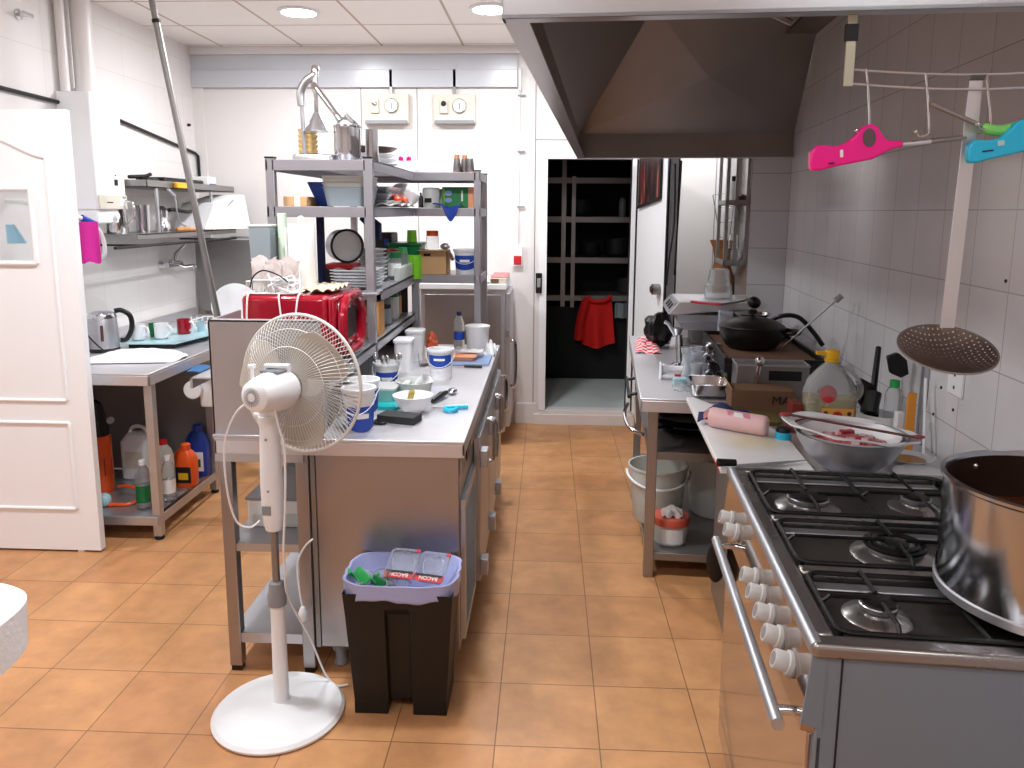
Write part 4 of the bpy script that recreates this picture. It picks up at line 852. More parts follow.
t.part('fork_arm',G().tube(smooth([(-.25,.765,Z+.01),(-.245,.735,Z+.01),(-.225,.72,Z+.01),(-.205,.735,Z+.01),(-.205,.755,Z+.01)],5),.008,8),M['cyan'])
t.part('blade',G().box(-.30,-.25,.762,.772,Z+.006,Z+.009),M['chrome'])
S('kitchen_knife',G().tube([(-.32,.80,Z+.01),(-.365,.83,Z+.01)],.006,6),M['chrome'],'small steel rod under the front bowl rim','utensil',(-.34,.81,Z)) if False else None
# board + meat
S('cutting_board',G().box(-.345,-.145,1.66,1.92,Z,Z+.012),M['bboard'],'pale blue cutting board at the far end of the counter','cutting board',(-.245,1.79,Z),bev=.003)
t=T('meat_tray','orange-pink tray of meat with a white film on the blue board','meat tray',(-.29,1.78,Z+.012))
t.part('tray',G().rprof(-.28,1.78,[(Z+.013,.055,.05,.02),(Z+.033,.065,.06,.02),(Z+.036,.06,.055,.02)]),M['peach']); t.part('film',G().sheet(lambda u,v:(-.31+.12*u,1.80+.1*v,Z+.045+.006*math.sin(u*14)*math.sin(v*9)),12,8,.002),M['paper'])
t=T('paring_knife','black-handled knife lying in front of the blue board','knife',(-.23,1.61,Z))
t.part('handle',G().tube([(-.265,1.615,Z+.008),(-.175,1.61,Z+.008)],[.007,.008],8),M['black']); t.part('blade',G().box(-.34,-.265,1.607,1.62,Z+.006,Z+.008),M['chrome'])
t=T('water_bottle','clear water bottle with a dark cap and blue label','bottle',(-.352,2.16,Z)); c=(-.352,2.16,Z)
t.part('body',G().lathe(c,[(.028,0),(.031,.006),(.031,.14),(.026,.165),(.012,.188),(.012,.195)],24),M['clearpl']); t.part('cap',G().lathe(c,[(.014,.192),(.014,.212)],16),M['navy']); t.part('label',G().lathe(c,[(.0316,.055),(.0316,.1)],24,cap0=False,cap1=False),M['bluel'])
t=T('white_tub','white lidded tub at the far end of the counter','tub',(-.225,2.08,Z)); c=(-.24,2.08,Z)
t.part('tub',G().lathe(c,[(.055,0),(.058,.004),(.066,.13)],36),M['whitepl']); t.part('lid',G().lathe(c,[(.07,.131),(.071,.146),(.06,.15),(.001,.149)],36),M['whitepl'])
S('plastic_bag',G().sheet(lambda u,v:(-.20+.07*u,1.93+.22*v,Z+.005+.06*math.sin(PI*v)*math.sin(PI*u)**.7+.012*math.sin(u*15+v*11)),14,20,.003),M['cloth'],'crumpled white bag in front of the white tub','bag',(-.165,2.04,Z))

# ================= FAN =================
t=T('pedestal_fan','white pedestal fan seen from behind, its head turned towards the shelving','fan',(-.745,.15,0))
px_,py_=-.732,.15
t.part('base',G().lathe((px_,py_-.03,0),[(.20,0),(.213,.004),(.215,.012),(.205,.022),(.15,.027),(.145,.030),(.05,.033),(.001,.034)],64),M['whitepl'])
t.part('lower_pole',G().lathe((px_,py_,0),[(.03,.03),(.026,.04),(.023,.38)],24),M['whitepl'])
t.part('height_collar',G().lathe((px_,py_,0),[(.023,.375),(.031,.378),(.031,.41),(.026,.43),(.024,.455),(.015,.458)],24),M['greypl'])
t.part('chrome_pole',G().lathe((px_,py_,0),[(.0125,.45),(.0125,.66)],20),M['steeldk'])
bd=t.part('control_column',G().lathe((px_,py_,0),[(.018,.635),(.026,.64),(.031,.66),(.034,.70),(.036,.80),(.033,.90),(.030,.98),(.034,1.0),(.034,1.02)],28),M['whitepl'])
t.part('rating_label',G().box(px_-.022,px_+.006,py_-.0375,py_-.0345,.70,.73),M['greypl'],parent=bd)
for z in (.78,.95): t.part('screw',G().lathe((px_,py_-.036,z),[(.004,-.001),(.004,.003)],10,'y'),M['greypl'],parent=bd)
t.part('tilt_joint',G().box(px_-.025,px_+.03,py_-.02,py_+.025,1.01,1.06),M['whitepl'],bev=.006)
t.part('tilt_knob',G().lathe((px_-.045,py_,1.02),[(.012,0),(.014,.02)],12,'x'),M['whitepl'])
ax=Vector((.31,.95,-.03)).normalized(); mc=Vector((-.708,.10,1.107))
B=Matrix.Translation(mc)@ax.to_track_quat('Z','Y').to_matrix().to_4x4()
mo=t.part('motor_housing',G().lathe((0,0,0),[(.001,-.085),(.03,-.083),(.048,-.07),(.056,-.04),(.062,.0),(.066,.06),(.055,.085),(.03,.095)],36).xf(B),M['whitepl'])
g=G()
for k in range(24):
    a=2*PI*k/24; g.tube([(.014*math.cos(a),.014*math.sin(a),-.0855),(.030*math.cos(a),.030*math.sin(a),-.0835)],.0013,4)
t.part('rear_vent_slots',g.xf(B),M['greypl'],parent=mo)
g=G()
for k in range(9):
    g.box(-.03+.0075*k,-.0265+.0075*k,.058,.066,.0,.055)
t.part('top_vent_slots',g.xf(B@Matrix.Rotation(.0,4,'Z')),M['greypl'],parent=mo)
t.part('top_bridge',G().box(px_-.005,px_+.075,py_-.01,py_+.012,1.175,1.187).box(px_-.005,px_+.005,py_-.01,py_+.012,1.15,1.18).box(px_+.065,px_+.075,py_-.01,py_+.012,1.15,1.18),M['whitepl'],bev=.003)
t.part('oscillation_knob',G().tube([(px_-.035,py_-.03,1.14),(px_-.035,py_-.03,1.18)],.006,10).lathe((px_-.035,py_-.03,1.18),[(.012,0),(.012,.010)],14),M['whitepl'])
R_=.228; D0=.115
def cage(z0,z1,rr,side,n=90,rin=.055):
    g=G()
    for k in range(n):
        a=2*PI*k/n; p=[]
        for q in range(7):
            u=q/6; r=rin+(rr-rin)*u; z=z0+(z1-z0)*(u**3.0); p.append((r*math.cos(a+.25*u*side),r*math.sin(a+.25*u*side),z))
        g.tube(p,.0011,4)
    return g
rim=t.part('grille_rim',G().tube([(R_*math.cos(2*PI*k/64),R_*math.sin(2*PI*k/64),D0+.045) for k in range(64)],.0055,8,closed=True).xf(B),M['grille'])
g=cage(D0-.02,D0+.043,R_,1)
for rr in (.13,.185): 
    u=(rr-.055)/(R_-.055); g.tube([(rr*math.cos(2*PI*k/48),rr*math.sin(2*PI*k/48),D0-.02+.063*u**3) for k in range(48)],.0013,4,closed=True)
t.part('rear_grille',g.xf(B),M['grille'],flat=True)
g=cage(D0+.10,D0+.047,R_,-1,rin=.05)
t.part('front_grille',g.lathe((0,0,D0+.097),[(.052,0),(.052,.006),(.001,.010)],32).xf(B),M['grille'],flat=True)
bl=t.part('blade_hub',G().lathe((0,0,D0),[(.04,-.02),(.042,.03),(.03,.045),(.001,.048)],28).xf(B),M['blade'])
for k in range(3):
    def fn(u,v,k=k):
        r=.038+(.205-.038)*u; w=.5+.62*math.sin(PI*(u*.8+.12)); a=2*PI*k/3+ (v-.5)*w*1.25+.35*u
        return (r*math.cos(a),r*math.sin(a), D0+.012+.034*(v-.5))
    t.part('blade',G().sheet(fn,10,10,.002).xf(B),M['blade'],parent=bl)
t.part('motor_cord',G().tube(smooth([(-.75,.05,1.09),(-.80,.06,1.05),(-.845,.07,.95),(-.85,.08,.80),(-.83,.09,.69),(-.79,.10,.665),(-.765,.12,.68)],6),.0035,6),M['whitepl'])
t.part('power_cord',G().tube(smooth([(-.715,.12,1.17),(-.69,.07,1.10),(-.675,.08,1.0),(-.665,.09,.92),(-.67,.09,.75),(-.685,.10,.60),(-.69,.12,.52),(-.70,.16,.40),(-.66,.25,.20),(-.62,.27,.06),(-.58,.27,.01),(-.54,.28,.008)],7),.0038,6),M['whitepl'])
t=T('extension_plug','white plug and cord hanging in front of the side table shelves','cord',(-.72,.30,.33))
t.part('cord',G().tube(smooth([(-.66,.325,.53),(-.69,.32,.50),(-.715,.315,.44),(-.71,.31,.34),(-.70,.305,.28)],6).__add__([]),.0035,6),M['whitepl'])
t.part('plug',G().tube([(-.70,.305,.285),(-.70,.305,.262),(-.70,.305,.235)],[.007,.017,.015],12),M['whitepl'])
for i,(x,x2,zz) in enumerate(((-.885,-.87,1.0),(-.80,-.82,1.02),(-1.0,-1.008,1.05))):
    S('white_cable',G().tube(smooth([(x,.75,1.345),(x+(x2-x)*.3,.712,1.335),(x2,.705,1.22),(x2,.70,1.10)],6),.0035,6),M['whitepl'],['white cord hanging over the red microwave front, the middle of three','white cord hanging down near the paper towel roll, right of three','white cord hanging at the left end of the microwave'][i],'cord',(x,.70,1.1))

# ================= BIN =================
t=T('waste_bin','tall black waste bin with a lavender liner in front of the counter','waste bin',(-.32,.225,0))
cx,cy=-.325,.235
g=G()
def ring(hx,hy,z,notch):
    # rectangular outline with a shallow vertical recess in front and back
    return [(cx-hx,cy-hy,z),(cx-hx*.25,cy-hy,z),(cx-hx*.22,cy-hy+notch,z),(cx+hx*.22,cy-hy+notch,z),(cx+hx*.25,cy-hy,z),(cx+hx,cy-hy,z),(cx+hx,cy+hy,z),(cx-hx,cy+hy,z)]
g.rings([ring(.155,.10,.045,.02),ring(.155,.10,.05,.02),ring(.174,.118,.36,.02),ring(.176,.12,.385,.001),ring(.18,.124,.44,.001)],cap1=False)
g.box(cx-.155,cx-.042,cy-.10,cy+.10,.0,.05).box(cx+.042,cx+.155,cy-.10,cy+.10,.0,.05)
t.part('body',g,M['bin'],bev=.004)
def liner(u,v):
    a=2*PI*u; k=4.0
    ca,sa=math.cos(a),math.sin(a); rr=1/((abs(ca)**k+abs(sa)**k)**(1/k))
    if v<.35: w=v/.35; s_=1.04; z=.418+.052*w+.005*math.sin(a*6)*(1-w)+.002*math.sin(a*17)*(1-w)
    elif v<.5: s_=1.06-.06*(v-.35)/.15; z=.472
    else: w=(v-.5)/.5; s_=1.0-.42*w; z=.472-.15*w
    s_+=.012*math.sin(a*14)*(1-abs(v-.4)*2)
    return (cx+.183*rr*ca*s_, cy+.127*rr*sa*s_, z)
g=G(); nu,nv=96,16
for i in range(nu):
    for j in range(nv+1): g.v.append(liner(i/nu,j/nv))
for i in range(nu):
    for j in range(nv):
        a=i*(nv+1)+j; b_=((i+1)%nu)*(nv+1)+j; g.f.append((a,b_,b_+1,a+1))
ln=t.part('bin_liner',g,M['lav'])
ln.modifiers.new('s','SOLIDIFY').thickness=.0015
t.part('liner_bottom',G().rprof(cx,cy,[(.325,.105,.072,.03),(.33,.105,.072,.03)]),M['lav'],label='bottom of the lavender liner')
# rubbish
def bacon(cx_,cy_,cz_,rx,rz_,label):
    t=T('bacon_tray',label,'food tray',(cx_,cy_,cz_))
    Mx=Matrix.Translation((cx_,cy_,cz_))@Matrix.Rotation(rz_,4,'Z')@Matrix.Rotation(rx,4,'X')
    t.part('tray',G().rprof(0,0,[(-.022,.04,.045,.012),(-.018,.044,.05,.014),(.0,.05,.056,.016),(.003,.052,.058,.016),(.0,.046,.052,.014),(-.016,.038,.044,.012)]).xf(Mx),M['clearpl'])
    t.part('inner_ring',G().tube([(.036*math.cos(a*PI/14)*(1 if abs(math.cos(a*PI/14))<.8 else .98),.036*math.sin(a*PI/14)+.008,.004) for a in range(28)],.002,5,closed=True).xf(Mx),M['clearpl'])
    l=t.part('red_label',G().box(-.05,.05,-.058,-.030,.0035,.0050).xf(Mx),M['labelr'])
    t.part('black_label',G().box(-.046,.046,-.040,-.030,.0051,.0056).xf(Mx),M['ink'],parent=l)
    tx=t.text('lettering','BACON',.019,(0,0,0),(0,0,0),M['label'],parent=l,ex=.0003)
    tx.matrix_local=Matrix.Translation(-Vector((cx_,cy_,cz_)))@Mx@Matrix.Translation((0,-.045,.0058))@Matrix.Rotation(PI,4,'Z')
    t.part('red_corner',G().box(.036,.05,.045,.057,.0035,.006).xf(Mx),M['labelr'])
bacon(-.328,.235,.490,.55,-.16,'empty clear bacon tray with a red label, left of the two in the bin')
bacon(-.225,.225,.484,.55,-.22,'empty clear bacon tray with a red label, right of the two in the bin')
S('green_wrapper',G().sheet(lambda u,v:(-.50+.10*u,.17+.05*v-.02*u,.475-.02*u+.018*math.sin(u*9+v*5)),12,6,.003),M['greenl'],'green plastic wrapper at the left edge of the bin','wrapper',(-.45,.19,.46))
S('green_wrapper',G().sheet(lambda u,v:(-.42+.05*u,.15+.05*v,.455+.012*math.sin(u*7+v*8)),8,6,.003),M['green'],'dark green scrap beside the bacon trays in the bin','wrapper',(-.40,.17,.45))
S('clear_wrap',G().sheet(lambda u,v:(-.47+.17*u,.15+.10*v,.44+.022*math.sin(u*11+v*7)),16,10,.002),M['clearpl'],'clear crumpled plastic film in the bin','plastic film',(-.40,.2,.43))
S('crushed_bottle',G().tube(smooth([(-.44,.25,.40),(-.40,.23,.44),(-.36,.2,.45)],5),[.03]*11,14),M['clearpl'],'crushed clear bottle in the bin behind the green wrapper','bottle',(-.4,.23,.40))

# ================= BACK: FRIDGE, WALL THINGS =================
t=T('undercounter_fridge','stainless steel chest-high fridge against the back wall behind the counter','fridge',(-.42,3.45,0))
FX0,FX1,FY0,FY1=-.74,-.145,3.18,3.74
t.part('body',G().box(FX0,FX1,FY0,FY1,.10,1.125),M['steel'],bev=.004); t.part('top',G().box(FX0-.005,FX1+.01,FY0-.01,FY1,1.126,1.165),M['whitepl'],bev=.004)
t.part('recessed_panel',G().box(FX0+.03,FX1-.03,FY0-.006,FY0,.2,1.09),M['steelmid'],bev=.002)
d=t.part('door',G().box(FX1,FX1+.035,FY0+.01,FY1-.02,.14,1.10),M['steel'],bev=.004); t.part('handle',G().tube(smooth([(FX1+.035,FY0+.06,.75),(FX1+.07,FY0+.06,.73),(FX1+.07,FY0+.06,.45),(FX1+.035,FY0+.06,.43)],5),.010,8),M['chrome'],parent=d)
t.part('hinge',G().lathe((FX1+.02,FY0,.82),[(.012,-.02),(.012,.02)],12),M['chrome'])
for x in (FX0+.05,FX1-.05):
    for y in (FY0+.05,FY1-.05): t.part('foot',G().lathe((x,y,0),[(.02,0),(.018,.1)],12),M['dark'])
S('paper_sheets',G().sheet(lambda u,v:(-.70+.47*u,3.20+.35*v,1.172+.03*abs(math.sin(u*6))*math.sin(PI*v)+.008),20,10,.006),M['paper'],'white papers spread on the fridge top','papers',(-.46,3.4,1.166))
t=T('red_box','flat red and tan box on the right of the fridge top','box',(-.2,3.4,1.166))
t.part('box',G().box(-.255,-.135,3.19,3.62,1.166,1.205),M['beige'],bev=.002); t.part('red_top',G().box(-.25,-.137,3.21,3.62,1.205,1.213),pm('red_print','D2787A',.6,var=.2,vscale=20)); t.part('stamp',G().box(-.245,-.19,3.1885,3.1895,1.17,1.2),M['cardk'])
def thermo(x0,x1,z0,z1,xc,label,dark):
    t=T('wall_thermostat',label,'thermostat',((x0+x1)/2,3.74,z0))
    t.part('box',G().box(x0,x1,3.735,3.79,z0,z1),M['beige'],bev=.006); t.part('bottom_trim',G().box(x0+.01,x1-.01,3.72,3.735,z0-.004,z0+.022),M['greypl'],bev=.002)
    t.part('conduit',G().box(xc-.012,xc+.012,3.755,3.772,z1,2.70),M['steeldk'],bev=.002)
    gx=x0+(x1-x0)*.62; gz=(z0+z1)/2+.02
    g1=t.part('gauge',G().lathe((gx,3.735,gz),[(.052,0),(.054,-.012),(.048,-.02),(.044,-.014)],32,'y'),M['chrome']); t.part('gauge_face',G().lathe((gx,3.7208,gz),[(.044,0),(.044,-.001)],28,'y'),M['gauge'],parent=g1)
    t.part('needle',G().box(gx-.003,gx+.003,3.718,3.7196,gz-.025,gz+.02),M['ink'],parent=g1)
    sx=x0+(x1-x0)*.25
    s=t.part('switch_plate',G().box(sx-.03,sx+.03,3.715,3.735,gz-.055,gz+.045),M['beige'],bev=.004); t.part('switch_knob',G().lathe((sx,3.715,gz+.015),[(.02,0),(.018,-.012),(.001,-.014)],20,'y'),M['black'] if dark else M['chrome'],parent=s)
thermo(-1.236,-.90,2.31,2.525,-1.035,'beige thermostat box on the back wall, the left one with a chrome switch',False)
thermo(-.715,-.40,2.31,2.52,-.56,'beige thermostat box on the back wall, the right one with a black switch',True)
t=T('call_point','small white wall box with a red square beside the doorway','alarm box',(-.08,3.77,1.25))
t.part('box',G().box(-.12,-.045,3.755,3.79,1.25,1.405),M['whitep'],bev=.004); t.part('red_square',G().box(-.112,-.053,3.750,3.755,1.262,1.33),M['labelr'],bev=.002)
t=T('wall_cable','thin white cable clipped down the back wall beside the doorway','cable',(-.08,3.785,1.4))
t.part('cable',G().tube([(-.073,3.783,2.71),(-.078,3.783,2.1),(-.083,3.783,1.41)],.009,8),M['cream']); t.part('top_conduit',G().box(-.085,-.062,3.765,3.782,2.55,2.71),M['steeldk'])
for z in (2.515,2.11,1.70): t.part('clip',G().box(-.09,-.03,3.765,3.775,z-.006,z+.006),M['greypl'],bev=.002)
t=T('door_switch','black rocker switch on the doorway frame','switch',(.085,3.76,1.12))
t.part('plate',G().box(.058,.106,3.75,3.768,1.045,1.20),M['black'],bev=.004); t.part('rocker',G().box(.068,.096,3.744,3.75,1.09,1.16),M['greypl'],bev=.003)
S('storage_chest',G().box(-.38,1.45,5.0,5.58,.111,.80),M['blackm'],'black chest filling the bottom of the dark storeroom','chest',(.5,5.3,.111),bev=.01)
# storeroom shelving
t=T('storeroom_rack','grey metal storage rack in the dark room beyond the doorway','storage rack',(.6,5.2,.11))
for z in (1.97,1.62,1.25,.90): t.part('shelf',G().box(-.1,1.3,5.0,5.5,z-.02,z).box(-.1,1.3,4.99,5.0,z-.05,z),M['steeldk'],flat=True)
for x in (-.1,.27,1.27): t.part('post',G().box(x,x+.04,4.95,4.99,.80,2.15),M['steeldk'])
t.part('post',G().box(.36,.395,4.90,4.94,.8,1.98),M['steeldk'])
t=T('red_jacket','bright red jacket hanging from the storage rack','jacket',(.57,4.9,.5))
def jk(u,v):
    w=.145-.02*v; return (.63+(u-.5)*w*2-.02*v, 4.90+.025*math.sin(u*11)*(1-v)-.02*math.cos((u-.5)*PI), .455+.44*v-.03*math.sin(u*4)*(1-v)-.035*v*math.sin(u*PI))
t.part('body',G().sheet(jk,22,14,.02),M['redc']); t.part('sleeve',G().sheet(lambda u,v:(.40+.085*u+.07*v*v,4.88-.03*math.sin(u*PI),.50+.38*v),8,10,.02),M['redc'])
t.part('collar',G().tube(smooth([(.52,4.89,.90),(.57,4.87,.86),(.68,4.87,.87),(.73,4.89,.91)],5),.018,8),M['redc'])
for i,(x,z,r_,h,lab) in enumerate(((.83,1.62,.03,.20,'grey bottle on the second storeroom shelf'),(.93,1.62,.025,.16,'slim grey bottle at the right of the second storeroom shelf'))):
    bottle('storeroom_bottle',(x,5.1,z),r_,h,M['greypl'],M['dark'],lab)
for i,(x,z,rx,h,lab) in enumerate(((.55,1.25,.09,.13,'dark pot on the third storeroom shelf'),(.80,1.25,.13,.17,'larger dark pan on the third storeroom shelf'),(.45,1.62,.13,.16,'dark box-like pan on the second storeroom shelf'),(.9,.90,.09,.15,'dark bowl stack on the lowest storeroom shelf'))):
    S('dark_pan',G().lathe((x,5.2,z),[(rx*.8,0),(rx,.03),(rx,h),(rx*.95,h),(rx*.8,.02)],24),M['dark'],lab,'pan',(x,5.2,z))
S('striped_cloth',G().sheet(lambda u,v:(.78+.12*u,4.93+.02*math.sin(u*9),.70+.14*v),10,6,.01),M['gauze'],'grey bundle hanging beside the red jacket','cloth',(.84,4.93,.7))
# ================= RIGHT SIDE (frame R) =================
# cold-room door leaf, standing open
hx,hy=.80,3.74; nx,ny=.945,3.06
t=T('coldroom_door','thick white cold-room door standing open beside the doorway','cold-room door',(hx,hy,.13))
d=Vector((nx-hx,ny-hy,0)).normalized(); nrm=Vector((-d.y,d.x,0))
if nrm.x<0: nrm=-nrm
def leafbox(a,b,c0,c1,z0,z1,g=None):
    g=g or G(); P=Vector((hx,hy,0)); q=[P+d*a+nrm*c0,P+d*b+nrm*c0,P+d*b+nrm*c1,P+d*a+nrm*c1]
    return g.add([(p.x,p.y,z) for z in (z0,z1) for p in q],[(0,3,2,1),(4,5,6,7),(0,1,5,4),(1,2,6,5),(2,3,7,6),(3,0,4,7)])
t.part('leaf',leafbox(0,.69,.002,.066,.13,2.06),M['whitep'],bev=.004)
t.part('leaf_edge',leafbox(.69,.694,.010,.058,.14,2.05),pm('grey_gasket_edge','A9A9AD',.5),label='grey edge')
t.part('gasket',leafbox(.67,.698,-.006,.004,.14,2.05,leafbox(.03,.05,-.006,.004,.14,2.05)),M['black']); t.part('rear_gasket',leafbox(.68,.698,.062,.070,.14,2.05),M['black'])
h=t.part('release_knob',G().tube([tuple(Vector((hx,hy,1.14))+d*.57),tuple(Vector((hx,hy,1.14))+d*.57-nrm*.05)],.038,18),M['steeldk'])
t.part('knob_boss',G().tube([tuple(Vector((hx,hy,1.14))+d*.57-nrm*.05),tuple(Vector((hx,hy,1.14))+d*.57-nrm*.062)],.024,14),M['brown'],parent=h)
pst=T('wall_poster','dark red streaked poster taped to the open cold-room door','poster',(.9,3.4,1.7))
g=G(); P=Vector((hx,hy,0))
q=[P+d*.10-nrm*.012,P+d*.56-nrm*.012]
g.add([(q[0].x,q[0].y,1.70),(q[1].x,q[1].y,1.76),(q[1].x,q[1].y,2.05),(q[0].x,q[0].y,2.05)],[(0,1,2,3)])
m_,nt,b_=newmat('poster_print'); tc=nt.nodes.new('ShaderNodeTexCoord'); mp=nt.nodes.new('ShaderNodeMapping'); mp.inputs['Scale'].default_value=(22,22,3); no=nt.nodes.new('ShaderNodeTexNoise'); no.inputs['Scale'].default_value=1; cr=nt.nodes.new('ShaderNodeValToRGB')
nt.links.new(tc.outputs['Object'],mp.inputs[0]); nt.links.new(mp.outputs[0],no.inputs['Vector']); nt.links.new(no.outputs['Fac'],cr.inputs[0]); nt.links.new(cr.outputs[0],b_.inputs['Base Color'])
cr.color_ramp.elements[0].position=.46; cr.color_ramp.elements[0].color=hexc('150F12'); cr.color_ramp.elements[1].position=.74; cr.color_ramp.elements[1].color=hexc('C98272'); e=cr.color_ramp.elements.new(.60); e.color=hexc('5A2220')
po=pst.part('sheet',g,m_,flat=True); so=po.modifiers.new('s','SOLIDIFY'); so.thickness=.002
pst.part('dark_border',G().tube([(q[0].x-.003,q[0].y,1.70),(q[1].x-.003,q[1].y,1.76)],.012,6).tube([(q[1].x-.003,q[1].y,1.76),(q[1].x-.003,q[1].y,2.05)],.006,6),M['ink'])
S('door_strap',G().tube(smooth([(nx+.03,ny-.02,1.98),(nx+.035,ny-.03,1.6),(nx+.01,ny-.03,1.35),(nx+.0,ny-.03,1.18)],6),.006,8).tube([(nx+.07,ny-.02,2.0),(nx+.05,ny-.03,1.25)],.006,6),M['black'],'black strap hanging down the edge of the cold-room door','strap',(nx+.03,ny-.02,1.18))

# hanging glass-fronted cabinet
t=T('hanging_cabinet','narrow grey steel wall cabinet with open glazed fronts near the hood','cabinet',(1.4,2.8,1.335),'R')
hx0,hx1,hy0,hy1=1.325,1.468,2.68,3.03
for x,y in ((hx0,hy0),(hx0,hy1-.02),(hx1-.02,hy0),(hx1-.02,hy1-.02),(hx0+.055,hy0)): t.part('upright',G().box(x,x+(.02 if x!=hx0+.055 else .018),y,y+.02,1.335,2.35),M['steeldk'])
for z in (1.335,1.71,2.33): t.part('shelf',G().box(hx0,hx1,hy0,hy1,z,z+.008).box(hx0,hx1,hy0,hy0+.012,z,z+.032).box(hx0,hx0+.01,hy0,hy1,z,z+.032).box(hx1-.01,hx1,hy0,hy1,z,z+.032),M['steeldk'])
bottle('oil_cruet',(1.385,2.80,1.72),.026,.17,M['frost'],M['black'],'pale bottle with a black top in the upper half of the hanging cabinet','bottle',frame='R',capr=.014,caph=.04)
S('brown_pot',G().lathe((1.435,2.80,1.72),[(.02,0),(.03,.02),(.03,.05),(.02,.06)],20),M['brown'],'small brown pot beside the pale bottle in the hanging cabinet','pot',(1.435,2.80,1.72),'R')
for i,(x,y,z) in enumerate(((1.375,2.78,1.345),(1.43,2.86,1.345),(1.40,2.80,1.44))):
    S('upturned_glass',G().lathe((x,y,z),[(.032,0),(.028,.085),(.025,.087),(.029,.004)],24),M['glass'],['left glass on the floor of the hanging cabinet','right glass on the floor of the hanging cabinet','glass stacked above the others in the hanging cabinet'][i],'glass',(x,y,z),'R')
t=T('wicker_vase','tall brown wicker basket behind the hanging cabinet','basket',(1.47,3.1,1.0)); c=(1.345,3.2,1.02)
t.part('woven_body',G().lathe(c,[(.085,0),(.09,.10),(.085,.2),(.062,.27),(.055,.33),(.065,.40),(.09,.46),(.085,.46),(.05,.36),(.001,.3)],32),M['wicker'])
S('wire_holder',G().tube([(1.25,3.15,1.78),(1.30,3.1,1.5),(1.36,3.1,1.5),(1.40,3.15,1.80)],.004,6,closed=True).tube([(1.28,3.12,1.70),(1.40,3.12,1.71)],.003,6).tube([(1.29,3.11,1.60),(1.38,3.11,1.61)],.003,6),M['steeldk'],'thin wire rack standing in the wicker basket','wire rack',(1.3,3.12,1.5))
S('basket_stand',G().box(1.23,1.44,3.08,3.32,0,1.015),M['whitep'],'white stand carrying the wicker basket','stand',(1.38,3.2,0))

# worktable
TZ=.885
t=T('steel_worktable','stainless steel worktable along the right wall with two lower shelves','work table',(1.2,1.7,0),'R')
RX0,RX1,RY0,RY1=.755,1.69,.93,2.64
t.part('worktop',G().box(RX0,RX1,RY0,RY1,TZ-.01,TZ).box(RX0,RX1,RY0,RY0+.012,.825,TZ-.01).box(RX0,RX0+.012,RY0,RY1,.825,TZ-.01),M['steeltop'],bev=.003)
for x,y in ((.80,1.09),(.80,2.55),(1.63,1.09),(1.63,2.55)):
    t.part('leg',G().box(x,x+.045,y,y+.045,0.0,.875),M['steelmid'],bev=.003)
for z in (.60,.12): t.part('shelf',G().box(.81,1.68,1.10,2.60,z-.008,z).box(.84,1.64,1.095,1.103,z-.035,z).box(.805,.813,1.12,2.55,z-.035,z),M['steeldk'],bev=.001)
# low counter carrying the cutting board between table and stove
t=T('low_cabinet','dark low cabinet between the worktable and the stove','cabinet',(1.35,.45,0),'R')
t.part('carcass',G().box(1.08,1.69,.02,.90,.05,.855),M['steeldk'],flat=True); t.part('top',G().box(.985,1.69,.0,.92,.856,.876),M['steeltop'],bev=.002)
for x in (1.12,1.62):
    for y in (.08,.84): t.part('foot',G().lathe((x,y,0),[(.018,0),(.018,.05)],12),M['dark'])
# big cutting board
bz=.878
t=T('cutting_board','large white plastic cutting board with yellowish stains at the table edge','cutting board',(1.1,.4,bz),'R')
m_,nt,b_=newmat('stained_board'); tc=nt.nodes.new('ShaderNodeTexCoord'); 
vm=nt.nodes.new('ShaderNodeVectorMath'); vm.operation='DISTANCE'; vm.inputs[1].default_value=(.02,-.10,.01); nt.links.new(tc.outputs['Object'],vm.inputs[0])
no=nt.nodes.new('ShaderNodeTexNoise'); no.inputs['Scale'].default_value=14; nt.links.new(tc.outputs['Object'],no.inputs['Vector'])
ma=nt.nodes.new('ShaderNodeMath'); ma.operation='MULTIPLY_ADD'; ma.inputs[1].default_value=.12; nt.links.new(no.outputs['Fac'],ma.inputs[0]); nt.links.new(vm.outputs['Value'],ma.inputs[2])
cr=nt.nodes.new('ShaderNodeValToRGB'); nt.links.new(ma.outputs[0],cr.inputs[0]); cr.color_ramp.elements[0].position=.06; cr.color_ramp.elements[0].color=hexc('DCCFA6'); cr.color_ramp.elements[1].position=.21; cr.color_ramp.elements[1].color=hexc('E6E4E4'); nt.links.new(cr.outputs[0],b_.inputs['Base Color']); b_.inputs['Roughness'].default_value=.4
t.part('slab',G().prism([(.945,-.0),(1.245,-.0),(1.285,.42),(.985,.95),(.945,.95)],bz,bz+.02,'z') if False else G().prism([(.955,.005),(1.235,.005),(1.235,.30),(1.20,.52),(.975,.925),(.945,.925)],bz,bz+.02,'z'),m_,bev=.003)
t.part('red_edge',G().box(.9535,.955,.01,.85,bz+.001,bz+.008),M['labelr'],label='reddish stained rim')
t=T('chef_knife','chef knife with a black handle lying on the white board at the stove corner','knife',(1.05,.05,bz+.02),'R')
t.part('handle',G().tube([(.945,-.004,bz+.038),(1.0,.008,bz+.036)],[.013,.011],10),M['black']); t.part('blade',G().prism([(1.0,-.012),(1.12,.020),(1.235,.09),(1.14,.058),(1.0,.012)],bz+.028,bz+.030,'z'),M['steel'])
